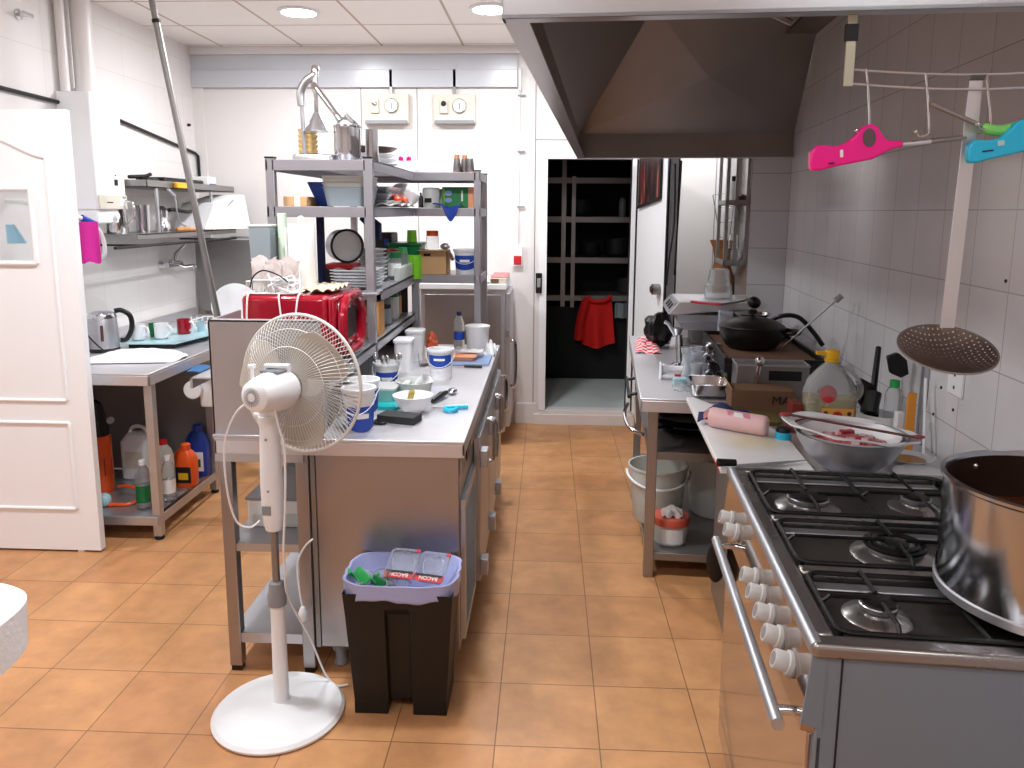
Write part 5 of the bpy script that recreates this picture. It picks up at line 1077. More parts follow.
# sausage
t=T('pink_sausage','large pale pink sausage with a small printed label on the white board','sausage',(1.07,.42,bz+.02),'R')
zz=bz+.02+.036
t.part('sausage',G().tube(smooth([(.985,.475,zz),(.995,.47,zz),(1.07,.42,zz),(1.15,.375,zz),(1.165,.367,zz)],4),[.020,.028,.032,.035]+[.036]*9+[.034,.030,.026,.018][:4],20),M['pinkmeat'])
l=t.part('printed_label',G().sheet(lambda u,v:(1.035+.07*u,.438-.042*u+ -.0362*math.sin((v-.2)*1.9),zz+.0362*math.cos((v-.2)*1.9)),6,8,-.0006),pm('rose_label','D98A92',.4))
t.part('label_mark',G().sheet(lambda u,v:(1.055+.028*u,.426-.017*u-.0368*math.sin((v*.4+.15)*1.9),zz+.0368*math.cos((v*.4+.15)*1.9)),4,4,-.0005),M['label'],parent=l)
S('blue_cloth',G().sheet(lambda u,v:(.94+.22*u+.03*v,.49+.14*v-.04*u,bz+.022+.06*math.sin(PI*min(1,.15+u*.85))*math.sin(PI*(.1+.8*v))+.010*math.sin(u*13+v*6)),20,14,.004),M['navy'],'dark blue cloth covering the end of the pink sausage','cloth',(1.0,.53,bz+.02),'R')
# trays and cartons
def gn(name,x,y,z,hx,hy,h,label,frame='R',m='steel'):
    t=T(name,label,'steel pan',(x,y,z),frame)
    t.part('pan',G().rprof(x,y,[(z,hx*.88,hy*.88,.02),(z+h-.004,hx,hy,.025),(z+h,hx+.012,hy+.012,.03),(z+h+.002,hx+.012,hy+.012,.03),(z+h,hx-.002,hy-.002,.025),(z+.006,hx*.86,hy*.86,.02)]),M[m]); return t
gn('gastronorm_pan',1.045,1.03,TZ+.014,.078,.095,.05,'empty rectangular steel pan at the near edge of the worktable',m='chrome')
S('foil_bag',G().sheet(lambda u,v:(1.16+.06*u,1.0+.10*v,TZ+.005+.035*math.sin(PI*u)*math.sin(PI*v)+.008*math.sin(u*17+v*13)),12,12,.003),M['silver'],'crumpled clear bag right of the empty steel pan','bag',(1.19,1.05,TZ),'R')
S('plastic_film_bag',G().sheet(lambda u,v:(.905+.10*u,1.08+.14*v,TZ+.004+.018*math.sin(PI*u)*math.sin(PI*v)+.004*math.sin(u*17+v*13)),12,12,.002),M['clearpl'],'clear plastic film left of the empty steel pan','bag',(.95,1.14,TZ),'R')
t=T('cardboard_box','brown cardboard box with black lettering under the steel container','cardboard box',(1.28,.80,.877),'R')
t.part('carton',G().box(1.10,1.34,.75,.88,.877,.975),M['cardk'],bev=.002)
t.text('lettering','MA',.05,(1.29,.7485,.935),(PI/2,0,0),M['ink'])
t.part('side_flap',G().plate([(1.10,.75,.975),(1.10,.88,.975),(1.085,.88,1.0),(1.085,.75,1.0)],.003),M['card'])
t=T('steel_fryer_box','rectangular steel container with a dark slot behind the cardboard box','steel container',(1.3,.98,.885),'R')
t.part('box',G().box(1.14,1.43,.90,1.02,.886,1.045),M['steeldk'],bev=.004); t.part('dark_slot',G().box(1.27,1.40,.8985,.9005,.985,1.025),M['blackm']); t.part('rim',G().tube([(1.14,.90,1.047),(1.43,.90,1.047),(1.43,1.02,1.047),(1.14,1.02,1.047)],.005,6,closed=True),M['steel'])
t=T('steel_scoop','steel ladle standing against the steel container','ladle',(1.225,.915,.92),'R')
t.part('handle',G().tube([(1.225,.885,1.05),(1.215,.893,.955)],[.010,.013],10),M['chrome']); t.part('bowl',G().ell((1.228,.885,1.065),(.020,.018,.022)),M['chrome'])
# griddle tray + wok
t=T('griddle_tray','black griddle tray on legs with brown paper under the black pan','griddle',(1.35,1.5,TZ),'R')
t.part('body',G().box(1.11,1.54,1.03,1.82,.985,1.03).box(1.11,1.54,1.03,1.042,1.03,1.05).box(1.11,1.125,1.03,1.82,1.03,1.05).box(1.525,1.54,1.03,1.82,1.03,1.05).box(1.11,1.54,1.808,1.82,1.03,1.05),M['iron'],bev=.002)
t.part('paper_liner',G().box(1.14,1.51,1.06,1.79,1.031,1.034),M['cardk'],label='brown paper liner')
for x in (1.14,1.51):
    for y in (1.06,1.78): t.part('leg',G().box(x-.012,x+.012,y-.012,y+.012,TZ,1.0),M['iron'])
t=T('black_pan','deep black lidded pan on the griddle tray','pan',(1.265,1.40,1.035),'R'); c=(1.285,1.40,1.036)
t.part('pan',G().lathe(c,[(.09,0),(.12,.012),(.145,.06),(.150,.098),(.154,.10),(.150,.102),(.12,.1)],48),M['black'])
t.part('lid',G().lathe(c,[(.150,.103),(.148,.108),(.11,.130),(.06,.142),(.001,.146)],48),M['iron'])
t.part('knob',G().lathe(c,[(.008,.145),(.010,.158),(.020,.162),(.022,.175),(.012,.182)],20),M['black'])
t.part('side_handle',G().tube(smooth([(1.41,1.34,1.115),(1.47,1.31,1.12),(1.49,1.38,1.12),(1.43,1.44,1.115)],5),.010,8),M['black'])
S('steel_spatula',G().tube([(1.40,1.33,1.04),(1.615,1.25,1.285)],.0045,8).tube([(1.61,1.25,1.28),(1.635,1.245,1.305)],.014,8),M['steeldk'],'long steel skewer-like spatula leaning on the griddle tray','spatula',(1.45,1.32,1.04),'R')
t=T('large_frying_pan','black frying pan behind the lidded pan, handle arching to the right','frying pan',(1.42,1.66,1.035),'R'); c=(1.40,1.70,1.036)
t.part('pan',G().lathe(c,[(.10,0),(.13,.05),(.128,.05),(.098,.006),(.001,.005)],40),M['iron']); t.part('handle',G().tube(smooth([(1.36,1.60,1.09),(1.42,1.50,1.17),(1.50,1.45,1.18),(1.56,1.40,1.12),(1.60,1.36,1.06)],6),.011,8),M['black'])
# scale/appliance stack
t=T('kitchen_scale','steel kitchen scale with a sloping keypad, standing on a steel column base','scale',(1.2,2.1,TZ),'R')
t.part('base',G().box(1.04,1.28,2.02,2.28,TZ,.94).box(1.08,1.25,2.06,2.24,.94,1.03),M['steeldk'],bev=.004)
t.part('housing',G().box(1.02,1.40,1.95,2.35,1.03,1.075).box(.99,1.42,1.93,2.35,1.075,1.12),M['steel'],bev=.004)
t.part('platform',G().prism([(.935,1.122),(.99,1.188),(1.45,1.188),(1.45,1.165),(1.0,1.122)],1.90,2.35),M['steeltop'],bev=.004)
k=t.part('keypad',G().plate([(.937,1.91,1.129),(.982,1.91,1.183),(.982,2.34,1.183),(.937,2.34,1.129)],.004),M['steel'],bev=.003)
for i in range(3): t.part('key',G().plate([(.945,1.95+.1*i,1.1445),(.968,1.95+.1*i,1.1715),(.968,2.0+.1*i,1.1715),(.945,2.0+.1*i,1.1445)],.004),M['dark'],parent=k)
t=T('glass_canister','upturned clear glass jar on the kitchen scale','glass jar',(1.22,2.12,1.19),'R'); c=(1.225,2.12,1.189)
t.part('jar',G().lathe(c,[(.075,0),(.075,.07),(.068,.085),(.062,.088),(.055,.155),(.048,.165),(.044,.16),(.052,.088),(.066,.075),(.066,.004)],36,cap0=False,cap1=True),M['clearpl'])
t=T('red_handled_ladle','black ladle with a red handle lying across the scale','ladle',(1.2,1.78,1.195),'R')
t.part('handle',G().tube(smooth([(1.05,1.86,1.197),(1.11,1.80,1.197),(1.19,1.74,1.20)],5),.007,8),M['labelr']); t.part('shaft',G().tube(smooth([(1.19,1.74,1.20),(1.27,1.68,1.222),(1.31,1.66,1.238)],5),.005,8),M['black'])
t.part('bowl',G().ell((1.335,1.65,1.222),(.034,.03,.03),20,10).xf(rota((1.335,1.65,1.222),.4,'Y')),M['black'])
S('white_saucer',G().lathe((1.20,1.86,1.189),[(.03,0),(.05,.004),(.06,.010),(.055,.010),(.001,.004)],32),M['whitepl'],'small white saucer under the red-handled ladle','saucer',(1.20,1.86,1.189),'R')
S('white_carton',G().box(1.32,1.46,2.06,2.22,1.19,1.192) if False else G().box(1.20,1.27,1.86,1.92,1.036,1.15),pm('pale_blue_carton','C9CFDF',.6),'pale blue box under the front of the scale platform','box',(1.235,1.9,1.036),'R',bev=.003)
S('silver_bowl',G().lathe((1.36,1.80,1.10),[(.04,0),(.09,.045),(.095,.05),(.088,.048),(.036,.006)],36),M['chrome'],'shallow steel bowl behind the lidded pan','bowl',(1.36,1.80,1.10),'R')
S('black_plastic_bag',blob((.915,2.25,TZ+.10),(.085,.09,.10),.28,seed=2),pm('black_bag','101012',.3,bump=.8,bscale=18),'crumpled black plastic bag at the far left of the worktable','bag',(.925,2.28,TZ),'R')
mck,nt,b_=newmat('red_check'); tc=nt.nodes.new('ShaderNodeTexCoord'); ck=nt.nodes.new('ShaderNodeTexChecker'); ck.inputs['Scale'].default_value=34; ck.inputs[1].default_value=hexc('D42238'); ck.inputs[2].default_value=hexc('F1D5D8'); nt.links.new(tc.outputs['Object'],ck.inputs['Vector']); nt.links.new(ck.outputs['Color'],b_.inputs['Base Color'])
S('checked_cloth',G().sheet(lambda u,v:(.775+.14*u,2.0+.30*v,TZ+.006+.05*math.sin(PI*u)*v+.008*math.sin(u*9)),12,12,.004),mck,'red and white checked cloth at the far corner of the worktable','cloth',(.84,2.15,TZ),'R')
# slicer-like chrome pieces + glasses
t=T('meat_grinder','small chrome hand grinder standing on the worktable behind the jars','grinder',(.96,1.72,TZ),'R')
t.part('stand',G().tube([(.985,1.66,TZ),(.975,1.68,TZ+.16)],[.022,.018],14).lathe((.985,1.66,TZ),[(.045,0),(.045,.01),(.03,.02)],20),M['chrome']); t.part('hopper',G().lathe((.965,1.68,TZ+.16),[(.018,0),(.032,.035),(.030,.035)],20),M['chrome']); t.part('crank',G().tube([(.975,1.68,TZ+.13),(.92,1.66,TZ+.22),(.90,1.66,TZ+.23)],.010,8),M['steel'])
t=T('pasta_roller','white roller handle with a wooden spindle lying by the jars','roller',(.90,1.40,TZ),'R')
t.part('roller',G().lathe((.87,1.36,TZ+.045),[(.022,0),(.026,.01),(.022,.02),(.015,.03),(.015,.10),(.022,.11),(.022,.12)],20,'x'),M['whitepl'])
t.part('second_roller',G().lathe((.87,1.34,TZ+.012),[(.012,0),(.012,.08)],14,'x'),M['whitepl']); t.part('red_tag',G().box(.93,.97,1.32,1.34,TZ+.0,TZ+.025),M['labelr']); t.part('end_plate',G().box(.862,.87,1.32,1.39,TZ,TZ+.075),M['whitepl'],bev=.003)
S('light_blue_box',G().box(.915,.985,1.20,1.26,TZ,TZ+.03),M['bluetray'],'small light blue box in front of the glass jars','box',(.95,1.23,TZ),'R',bev=.003)
S('blue_mat',G().box(.94,1.07,1.22,1.38,TZ,TZ+.004),M['bluetray'],'thin pale blue mat under the glass jars','mat',(1.0,1.3,TZ),'R')
for i,(x,y,h) in enumerate(((.985,1.28,.13),(1.03,1.33,.135),(.99,1.40,.14),(1.04,1.43,.14),(1.015,1.22,.10))):
    S('glass_carafe',G().lathe((x,y,TZ+.004),[(.036,0),(.034,.006),(.022,h*.55),(.020,h*.7),(.030,h),(.028,h),(.018,h*.7),(.020,h*.5),(.031,.008),(.001,.006)],24),M['glassw'],['clear waisted glass at the front left of the glass cluster','clear waisted glass in the middle of the glass cluster','clear waisted glass at the rear left of the glass cluster','clear waisted glass at the rear right of the glass cluster','shortest glass at the front of the glass cluster'][i],'glass',(x,y,TZ+.004),'R')
# spice mill rack: small silver drums
t=T('spice_rack','stack of small round silver and black spice tins on the worktable','spice rack',(1.09,1.36,TZ),'R')
t.part('frame',G().box(1.075,1.15,1.30,1.46,TZ,TZ+.008).box(1.12,1.15,1.42,1.46,TZ,TZ+.16),M['steeldk'])
for i,(x,z) in enumerate(((1.09,.03),(1.13,.035),(1.10,.07),(1.14,.078),(1.08,.11),(1.12,.118),(1.09,.155))):
    tn=t.part('spice_tin',G().lathe((x,1.33+.002*i,TZ+z),[(.019,-.02),(.020,-.018),(.020,.05),(.018,.052)],20,'y'),M['chrome']); t.part('tin_mark',G().lathe((x,1.33+.002*i-.0205,TZ+z),[(.011,0),(.011,-.001)],14,'y'),M['ink'],parent=tn)
# leftovers hanging on the left edge of the table
t=T('towel_bar','black and chrome towel bar on the aisle edge of the worktable','towel bar',(.72,1.3,.80),'R')
t.part('bar',G().tube([(.715,1.18,.83),(.715,1.60,.83)],.008,8),M['black']); t.part('bracket',G().tube([(.715,1.55,.83),(.755,1.55,.84)],.008,8).tube([(.715,1.22,.83),(.755,1.22,.84)],.008,8),M['black']); t.part('lower_bar',G().tube(smooth([(.72,1.45,.73),(.70,1.30,.72),(.72,1.12,.70),(.78,1.06,.69)],5),.009,8),M['chrome'])
S('paper_notes',G().plate([(.748,1.20,.70),(.748,1.36,.70),(.742,1.38,.82),(.742,1.22,.82)],.003),pm('printed_paper','CFC1B0',.8,var=.5,vscale=22),'crumpled printed paper tucked behind the towel bar','paper',(.745,1.28,.70),'R')
# black pans on upper shelf
for i,(x,y,z,r_,lab) in enumerate(((1.03,1.50,.601,.17,'lowest black pan on the middle shelf of the worktable'),(1.02,1.47,.642,.155,'black frying pan on top of the pans of the middle shelf'))):
    t=T('black_frying_pan',lab,'frying pan',(x,y,z),'R')
    t.part('pan',G().lathe((x,y,z),[(r_*.8,0),(r_,.038),(r_+.004,.04),(r_-.004,.038),(r_*.78,.005),(.001,.005)],40),M['black']); t.part('handle',G().tube(smooth([(x-.1,y-.12,z+.035),(x-.15,y-.19,z+.06),(x-.18,y-.26,z+.07)],4),.010,8),M['black'])
S('dark_storage_box',G().frus(1.28,1.60,1.3,1.9,.601,1.26,1.62,1.28,1.92,.78),M['dark'],'dark box behind the pans on the middle shelf','box',(1.45,1.6,.601),'R',bev=.004)
# buckets
t=T('clear_bucket','large translucent bucket with a white handle on the bottom shelf, nearest the aisle','bucket',(.90,1.55,.121),'R'); c=(.885,1.52,.121)
t.part('pail',G().lathe(c,[(.115,0),(.12,.006),(.145,.27),(.152,.275),(.152,.285),(.143,.285),(.116,.008),(.001,.007)],48),M['frost']); t.part('handle',G().tube([(c[0]+.158*math.cos(a),c[1]+.158*math.sin(a),c[2]+.25-.05*abs(math.sin(a))) for a in [math.radians(170+k*10) for k in range(20)]],.007,8),M['whitepl']); t.part('contents',G().lathe(c,[(.113,.009),(.122,.10),(.001,.10)],36),pm('yellow_liquid','DCC98C',.3,trans=.4),label='pale yellow contents')
t=T('clear_bucket','second translucent bucket, farther right on the bottom shelf','bucket',(1.12,1.6,.121),'R'); c=(1.20,1.66,.121)
t.part('pail',G().lathe(c,[(.13,0),(.135,.006),(.16,.29),(.166,.295),(.166,.305),(.157,.305),(.13,.008),(.001,.007)],48),M['frost'])
t=T('red_lidded_tub','clear tub with a salmon lid and paper label on the bottom shelf','tub',(.95,1.30,.121),'R'); c=(.93,1.24,.121)
t.part('tub',G().lathe(c,[(.072,0),(.075,.005),(.082,.10)],36),M['frost']); t.part('lid',G().lathe(c,[(.087,.095),(.090,.115),(.085,.13),(.07,.132),(.001,.128)],36),M['redtub'])
t.part('paper_label',G().sheet(lambda u,v:(c[0]+.0825*math.cos(math.radians(-125+75*u))*1.0,c[1]+.0825*math.sin(math.radians(-125+75*u)),c[2]+.015+.07*v),14,4,-.001),M['label'])
S('food_packet',G().sheet(lambda u,v:(.885+.10*u,1.19+.09*v,.258+.035*math.sin(PI*u)*math.sin(PI*v)+.010*math.sin(u*15+v*12)),12,12,.003),pm('meat_packet','D9C8C4',.4,var=.6,vscale=30),'crumpled food packet on the salmon lid','packet',(.945,1.255,.255),'R')
# ---- behind the board: oil bottle etc. (z .878)
t=T('oil_bottle','large clear bottle of sunflower oil with a yellow cap and orange label','oil bottle',(1.40,.52,.877),'R'); c=(1.405,.52,.877)
t.part('bottle',G().rprof(c[0],c[1],[(c[2],.078,.05,.02),(c[2]+.008,.085,.056,.025),(c[2]+.15,.085,.056,.025),(c[2]+.195,.075,.05,.03),(c[2]+.235,.045,.04,.03),(c[2]+.258,.024,.024,.021),(c[2]+.268,.020,.020,.019)],8),M['clearpl'])
t.part('oil',G().rprof(c[0],c[1],[(c[2]+.006,.08,.052,.022),(c[2]+.135,.081,.052,.022)],8),pm('sunflower_oil','D9C46A',.1,trans=.7,ior=1.1))
t.part('grip_handle',G().tube(smooth([(c[0]+.03,c[1],c[2]+.24),(c[0]+.075,c[1],c[2]+.215),(c[0]+.105,c[1],c[2]+.17),(c[0]+.095,c[1],c[2]+.135),(c[0]+.075,c[1],c[2]+.13)],5),.012,8),M['clearpl'])
g=G()
for k in range(5): g.tube([(c[0]-.087,c[1]-.050,c[2]+.04+.028*k),(c[0]-.080,c[1]-.0575,c[2]+.042+.028*k),(c[0]-.055,c[1]-.058,c[2]+.034+.028*k)],.003,5)
t.part('moulded_ribs',g,M['clearpl'])
t.part('neck_ring',G().lathe(c,[(.022,.262),(.026,.266),(.026,.272),(.021,.274)],24),M['yellow'])
t.part('cap',G().lathe(c,[(.024,.274),(.026,.300),(.022,.306)],24).box(c[0]-.055,c[0]-.018,c[1]-.012,c[1]+.012,c[2]+.288,c[2]+.300),M['yellow'],bev=.001)
lb=t.part('front_label',G().box(c[0]-.040,c[0]+.070,c[1]-.059,c[1]-.0565,c[2]+.01,c[2]+.105),pm('label_orange','E0A04A',.5))
t.part('sunflower',G().lathe((c[0]+.015,c[1]-.0595,c[2]+.078),[(.018,0),(.018,-.001)],12,'y'),M['labelr'],parent=lb); t.part('sunflower_eye',G().lathe((c[0]+.015,c[1]-.0608,c[2]+.078),[(.008,0),(.008,-.001)],10,'y'),M['ink'],parent=lb)
for dx in (-.025,.055): t.part('small_flower',G().lathe((c[0]+dx,c[1]-.0595,c[2]+.088),[(.008,0),(.008,-.001)],10,'y'),M['brown'],parent=lb)
t.part('green_strip',G().box(c[0]-.028,c[0]+.058,c[1]-.0602,c[1]-.0592,c[2]+.028,c[2]+.045),M['green'],parent=lb)
t.part('red_neck_label',G().lathe((c[0]-.018,c[1]-.050,c[2]+.155),[(.032,.004),(.028,-.002),(.012,-.004)],14,'y').xf(rota((c[0],c[1]-.050,c[2]+.155),-.25,'X')),M['labelr'])
t=T('patterned_carton','slim dark red patterned carton left of the oil bottle','carton',(1.29,.54,.877),'R')
t.part('carton',G().box(1.275,1.312,.50,.58,.877,.985),pm('patterned_red','7A2A1C',.5,var=.8,vscale=40),bev=.001)
S('herb_tray',G().rprof(1.17,.66,[(.877,.09,.075,.02),(.893,.095,.08,.02),(.898,.08,.065,.02)]),M['herbs'],'tray of dried herbs behind the pink sausage','herb tray',(1.17,.66,.877),'R')
t=T('blue_jar','small dark jar with a blue label beside the mixing bowl','jar',(1.245,.34,.877),'R')
t.part('jar',G().lathe((1.215,.35,.877),[(.024,0),(.026,.004),(.026,.05),(.023,.058),(.001,.06)],24),M['black']); t.part('label',G().lathe((1.215,.35,.877),[(.0265,.010),(.0265,.046)],24,cap0=False,cap1=False),M['cyan'])
# mixing bowl with meat
t=T('mixing_bowl','large steel mixing bowl on the counter beside the stove','mixing bowl',(1.37,.22,.877),'R'); c=(1.36,.115,.877)
t.part('bowl',G().lathe(c,[(.065,0),(.08,.006),(.125,.045),(.155,.092),(.162,.115),(.168,.118),(.160,.117),(.150,.092),(.12,.048),(.001,.008)],56),M['steel'])
S('chopped_meat',G().lathe((1.36,.115,.870),[(.09,.05),(.122,.088),(.09,.098),(.05,.106),(.001,.108)],40),pm('diced_pork','CE6C70',.35,var=.6,vscale=70,bump=1,bscale=110),'diced red and white meat filling the mixing bowl','meat',(1.36,.115,.93),'R')
rnd=random.Random(9)
for k in range(46):
    a=rnd.random()*6.28; r_=.112*math.sqrt(rnd.random()); x,y=1.36+r_*math.cos(a),.115+r_*math.sin(a); z=.870+.108-.07*(r_/.15)**3
    if k==0:
        pc=S('meat_piece',G().rprof(x,y,[(z-.006,.009,.006,.003),(z+.006,.008,.006,.003)]),M['meat'],'red diced meat piece on the heap in the mixing bowl','meat piece',(x,y,z),'R',group='diced meat pieces in the mixing bowl')
    else:
        o=dup(pc,(x,y,z),None,'R',rnd.random()*6,scale=rnd.uniform(.8,1.8))
        if k%3==0: o.data=o.data.copy(); o.data.materials[0]=M['pinkmeat']; o['label']='pale pink diced meat piece on the heap in the mixing bowl'
t=T('butcher_paper','white paper-lined tray lid with red juice lying across the mixing bowl','tray',(1.36,.12,1.0),'R')
def rimc(a,rr): return (1.36+rr*1.17*math.cos(a), .12+rr*.9*math.sin(a))
g=G(); inner=[]; outer=[]
for k in range(60):
    a=2*PI*k/60; x,y=rimc(a,.142); inner.append((x,y,1.002-.10*(x-1.36))); x,y=rimc(a,.172+.004*math.sin(a*9)); outer.append((x,y,1.008-.10*(x-1.36)+.003*math.sin(a*7)))
g.rings([[ (x,y,z-.006) for x,y,z in inner],[(x,y,z-.006) for x,y,z in outer],outer,inner],closed=True)
t.part('rim',g,M['whitepl'],flat=False)
t.part('white_lining',G().lathe((1.36,.117,.868),[(.148,.125),(.140,.10),(.11,.075),(.109,.077),(.138,.102),(.146,.126)],48,cap0=False,cap1=False),M['whitepl'])
S('long_knife_blade',G().box(-.19,.19,-.012,.012,0,.003).xf(Matrix.Translation((1.36,.10,1.016))@Matrix.Rotation(-.22,4,'Z')@Matrix.Rotation(.10,4,'Y')),pm('red_brown_stain','5C1F1C',.35),'long dark red-brown strip lying across the mixing bowl','strip',(1.36,.10,1.014),'R',bev=.001)
for k,(a,lab) in enumerate(((2.9,'left'),(-.25,'right'))):
    x,y=rimc(a,.165); S('meat_scrap',G().ell((x,y,1.014-.10*(x-1.36)),(.022,.012,.006),12,6),M['meat'],'raw red meat scraps on the %s end of the bowl rim'%lab,'meat scrap',(x,y,1.02),'R')
t=T('oval_dish','white dish with brown sauce right of the mixing bowl','dish',(1.565,.12,.877),'R')
t.part('dish',G().lathe((1.565,.19,.877),[(.04,0),(.07,.022),(.075,.024),(.066,.022),(.036,.006),(.001,.006)],40),M['whitepl']); t.part('sauce',G().lathe((1.565,.19,.877),[(.052,.0145),(.001,.0155)],28),pm('brown_sauce','A87A44',.3))
S('white_plate',G().lathe((1.555,.055,.877),[(.04,0),(.075,.012),(.08,.014),(.07,.013),(.001,.006)],40),M['whitepl'],'flat white plate nearest the stove, in front of the sauce dish','plate',(1.555,.055,.877),'R')
# utensil cluster
t=T('cling_box','white round box holding utensils against the wall','holder',(1.60,.60,.877),'R')
t.part('box',G().lathe((1.60,.56,.877),[(.07,0),(.072,.07),(.068,.07),(.066,.01)],36),M['whitepl'])
S('black_spatula',G().tube([(1.555,.55,.95),(1.575,.58,1.02)],.03,10).tube([(1.575,.58,1.02),(1.615,.68,1.17)],[.012,.010],8),M['black'],'black spatula with a long upright handle in the white holder','spatula',(1.57,.57,.89),'R')
S('black_grater',G().prism([(1.50,1.02),(1.53,1.07),(1.57,1.05),(1.60,1.0),(1.60,.92),(1.57,.89),(1.54,.96)],.575,.60),M['black'],'black wide utensil behind the oil bottle','utensil',(1.55,.59,.885),'R',bev=.003)
bottle('green_cap_bottle',(1.635,.545,.888),.03,.185,M['clearpl'],M['greenl'],'clear bottle with a green cap by the tiled wall','bottle',frame='R',capr=.017,caph=.025)
S('black_scoop',G().prism([(1.60,1.16),(1.635,1.175),(1.665,1.15),(1.675,1.10),(1.65,1.085),(1.615,1.10)],.53,.56),M['black'],'black scoop head above the green-capped bottle','scoop',(1.64,.545,1.09),'R',bev=.004)
t=T('orange_spatula','orange wooden spatula leaning against the tiled wall','spatula',(1.64,.33,.877),'R')
t.part('blade',G().plate([(1.595,.32,.879),(1.625,.32,.879),(1.655,.40,1.06),(1.625,.40,1.06)],.008),M['orange'] if False else pm('orange_wood','D98A28',.5,var=.15,vscale=15),bev=.002)
S('white_rod',G().tube([(1.655,.30,.879),(1.668,.37,1.12)],.005,8),M['whitepl'],'thin white rod leaning beside the orange spatula','rod',(1.655,.30,.879),'R')
S('steel_strip',G().box(1.683,1.698,.42,.45,.90,1.22),M['steel'],'upright steel strip fixed on the tiled wall by the green-capped bottle','metal strip',(1.69,.43,.9),'R')
S('white_block',G().box(1.60,1.625,.405,.435,.877,.99),M['whitepl'],'narrow white box left of the orange spatula','box',(1.61,.42,.877),'R',bev=.004)
t=T('wall_outlet','white double socket on the tiled wall above the pot','socket',(1.70,.22,1.11),'R')
t.part('plate',G().box(1.690,1.70,.16,.26,1.10,1.19),M['whitep'],bev=.003)
for z in (1.125,1.165): t.part('socket_hole',G().lathe((1.6895,.21,z),[(.006,0),(.006,.001)],10,'x'),M['ink'])
for i,(y,z) in enumerate(((.32,1.10),(.22,1.05),(.36,1.0),(-.02,1.48))):
    S('wall_plug_hole',G().lathe((1.697,y,z),[(.005,0),(.005,.003)],10,'x'),M['ink'],['dark screw hole left of the socket in the tiled wall','dark screw hole below the socket in the tiled wall','lowest dark screw hole near the orange spatula','dark screw hole high in the wall right of the skimmer handle'][i],'screw hole',(1.697,y,z),'R')
# ================= STOVE =================
SX0,SX1,SY0,SY1,SZ=.976,1.62,-1.0,-.02,.912
t=T('gas_range','freestanding steel gas range with five burners, its knobs and oven handle facing the aisle','stove',(1.3,-.5,0),'R')
t.part('side_body',G().box(SX0+.012,SX1,SY0+.004,SY1-.004,.04,.884),M['oven'],bev=.004)
t.part('side_seam',G().box(SX0+.05,SX0+.053,SY0+.002,SY0+.006,.04,.884),M['ink'],label='dark panel seam')
g=G().prism([(SX0+.024,.884),(SX0+.002,.884),(SX0-.012,.735),(SX0+.024,.728)],SY0+.008,SY1-.004)
t.part('panel_end_cap',G().prism([(SX0+.024,.884),(SX0+.000,.884),(SX0-.013,.752),(SX0+.024,.742)],SY0+.002,SY0+.008),M['oven'])
t.part('control_panel',g,M['ovdoor'],flat=True)
d=t.part('oven_door',G().box(SX0+.004,SX0+.022,SY0+.02,SY1-.02,.13,.724),M['ovdoor'],bev=.004)
t.part('lower_drawer',G().box(SX0+.006,SX0+.022,SY0+.02,SY1-.02,.045,.122),M['ovdoor'],bev=.003)
t.part('door_gap',G().box(SX0+.018,SX0+.024,SY0+.004,SY0+.02,.045,.725),M['blackm'])
hd=t.part('handle',G().tube([(.923,-1.0,.748),(.923,-.19,.748)],.0125,16),M['steel'],parent=d)
for y in (-.955,-.225): t.part('handle_post',G().tube([(.923,y,.748),(SX0+.005,y,.748)],.009,12),M['chrome'],parent=d)
# top with rim: outer rolled frame, well, trays
t.part('top_frame',G().box(SX0-.002,SX1,SY0-.006,SY0+.035,.884,SZ).box(SX0-.002,SX1,SY1-.03,SY1,.884,SZ).box(SX0-.002,SX0+.045,SY0+.035,SY1-.03,.884,SZ).box(SX1-.06,SX1,SY0+.035,SY1-.03,.884,SZ).box(SX0+.045,SX1-.06,-.42,-.385,.884,SZ).box(SX0+.045,SX1-.06,-.71,-.675,.884,SZ),M['stovetop'],bev=.008)
t.part('front_bead',G().tube([(SX0+.008,SY0+.004,SZ-.014),(SX0+.008,SY1-.01,SZ-.014)],.015,16),M['steel'])
wells=[(-.385,-.05),(-.675,-.42),(-.965,-.71)]
for y0,y1 in wells:
    w_=t.part('burner_well',G().box(SX0+.045,SX1-.06,y0,y1,.880,.889),M['enamel'])
    t.part('well_lip',G().box(SX0+.06,SX1-.075,y1-.045,y1-.012,.889,.895),M['steel'],parent=w_,bev=.003)
burn=[(1.145,-.265,.052,1),(1.43,-.235,.036,1),(1.265,-.555,.062,2),(1.135,-.845,.034,1),(1.45,-.83,.045,1)]
for i,(x,y,r_,k) in enumerate(burn):
    z=.889
    b=t.part('burner',G().lathe((x,y,z),[(r_+.032,0),(r_+.028,.004),(r_+.004,.012),(r_,.014),(r_,.018)],36),M['stovetop'])
    t.part('burner_head',G().lathe((x,y,z),[(r_,.018),(r_+.002,.026),(r_,.028),(r_-.006,.028)],36),M['alu'],parent=b)
    if k==1: t.part('burner_cap',G().lathe((x,y,z),[(r_-.004,.028),(r_-.002,.034),(r_-.010,.037),(.001,.038)],36),M['iron'],parent=b)
    else:
        t.part('burner_cap',G().lathe((x,y,z),[(.028,.02),(.03,.034),(.02,.038),(.001,.038)],28),M['iron'],parent=b)
        g=G()
        for rr,zz in ((.048,.03),(.062,.028)): g.tube([(x+rr*math.cos(2*PI*q/36),y+rr*math.sin(2*PI*q/36),z+zz) for q in range(36)],.006,6,closed=True)
        t.part('outer_flame_ring',g,M['iron'],parent=b)
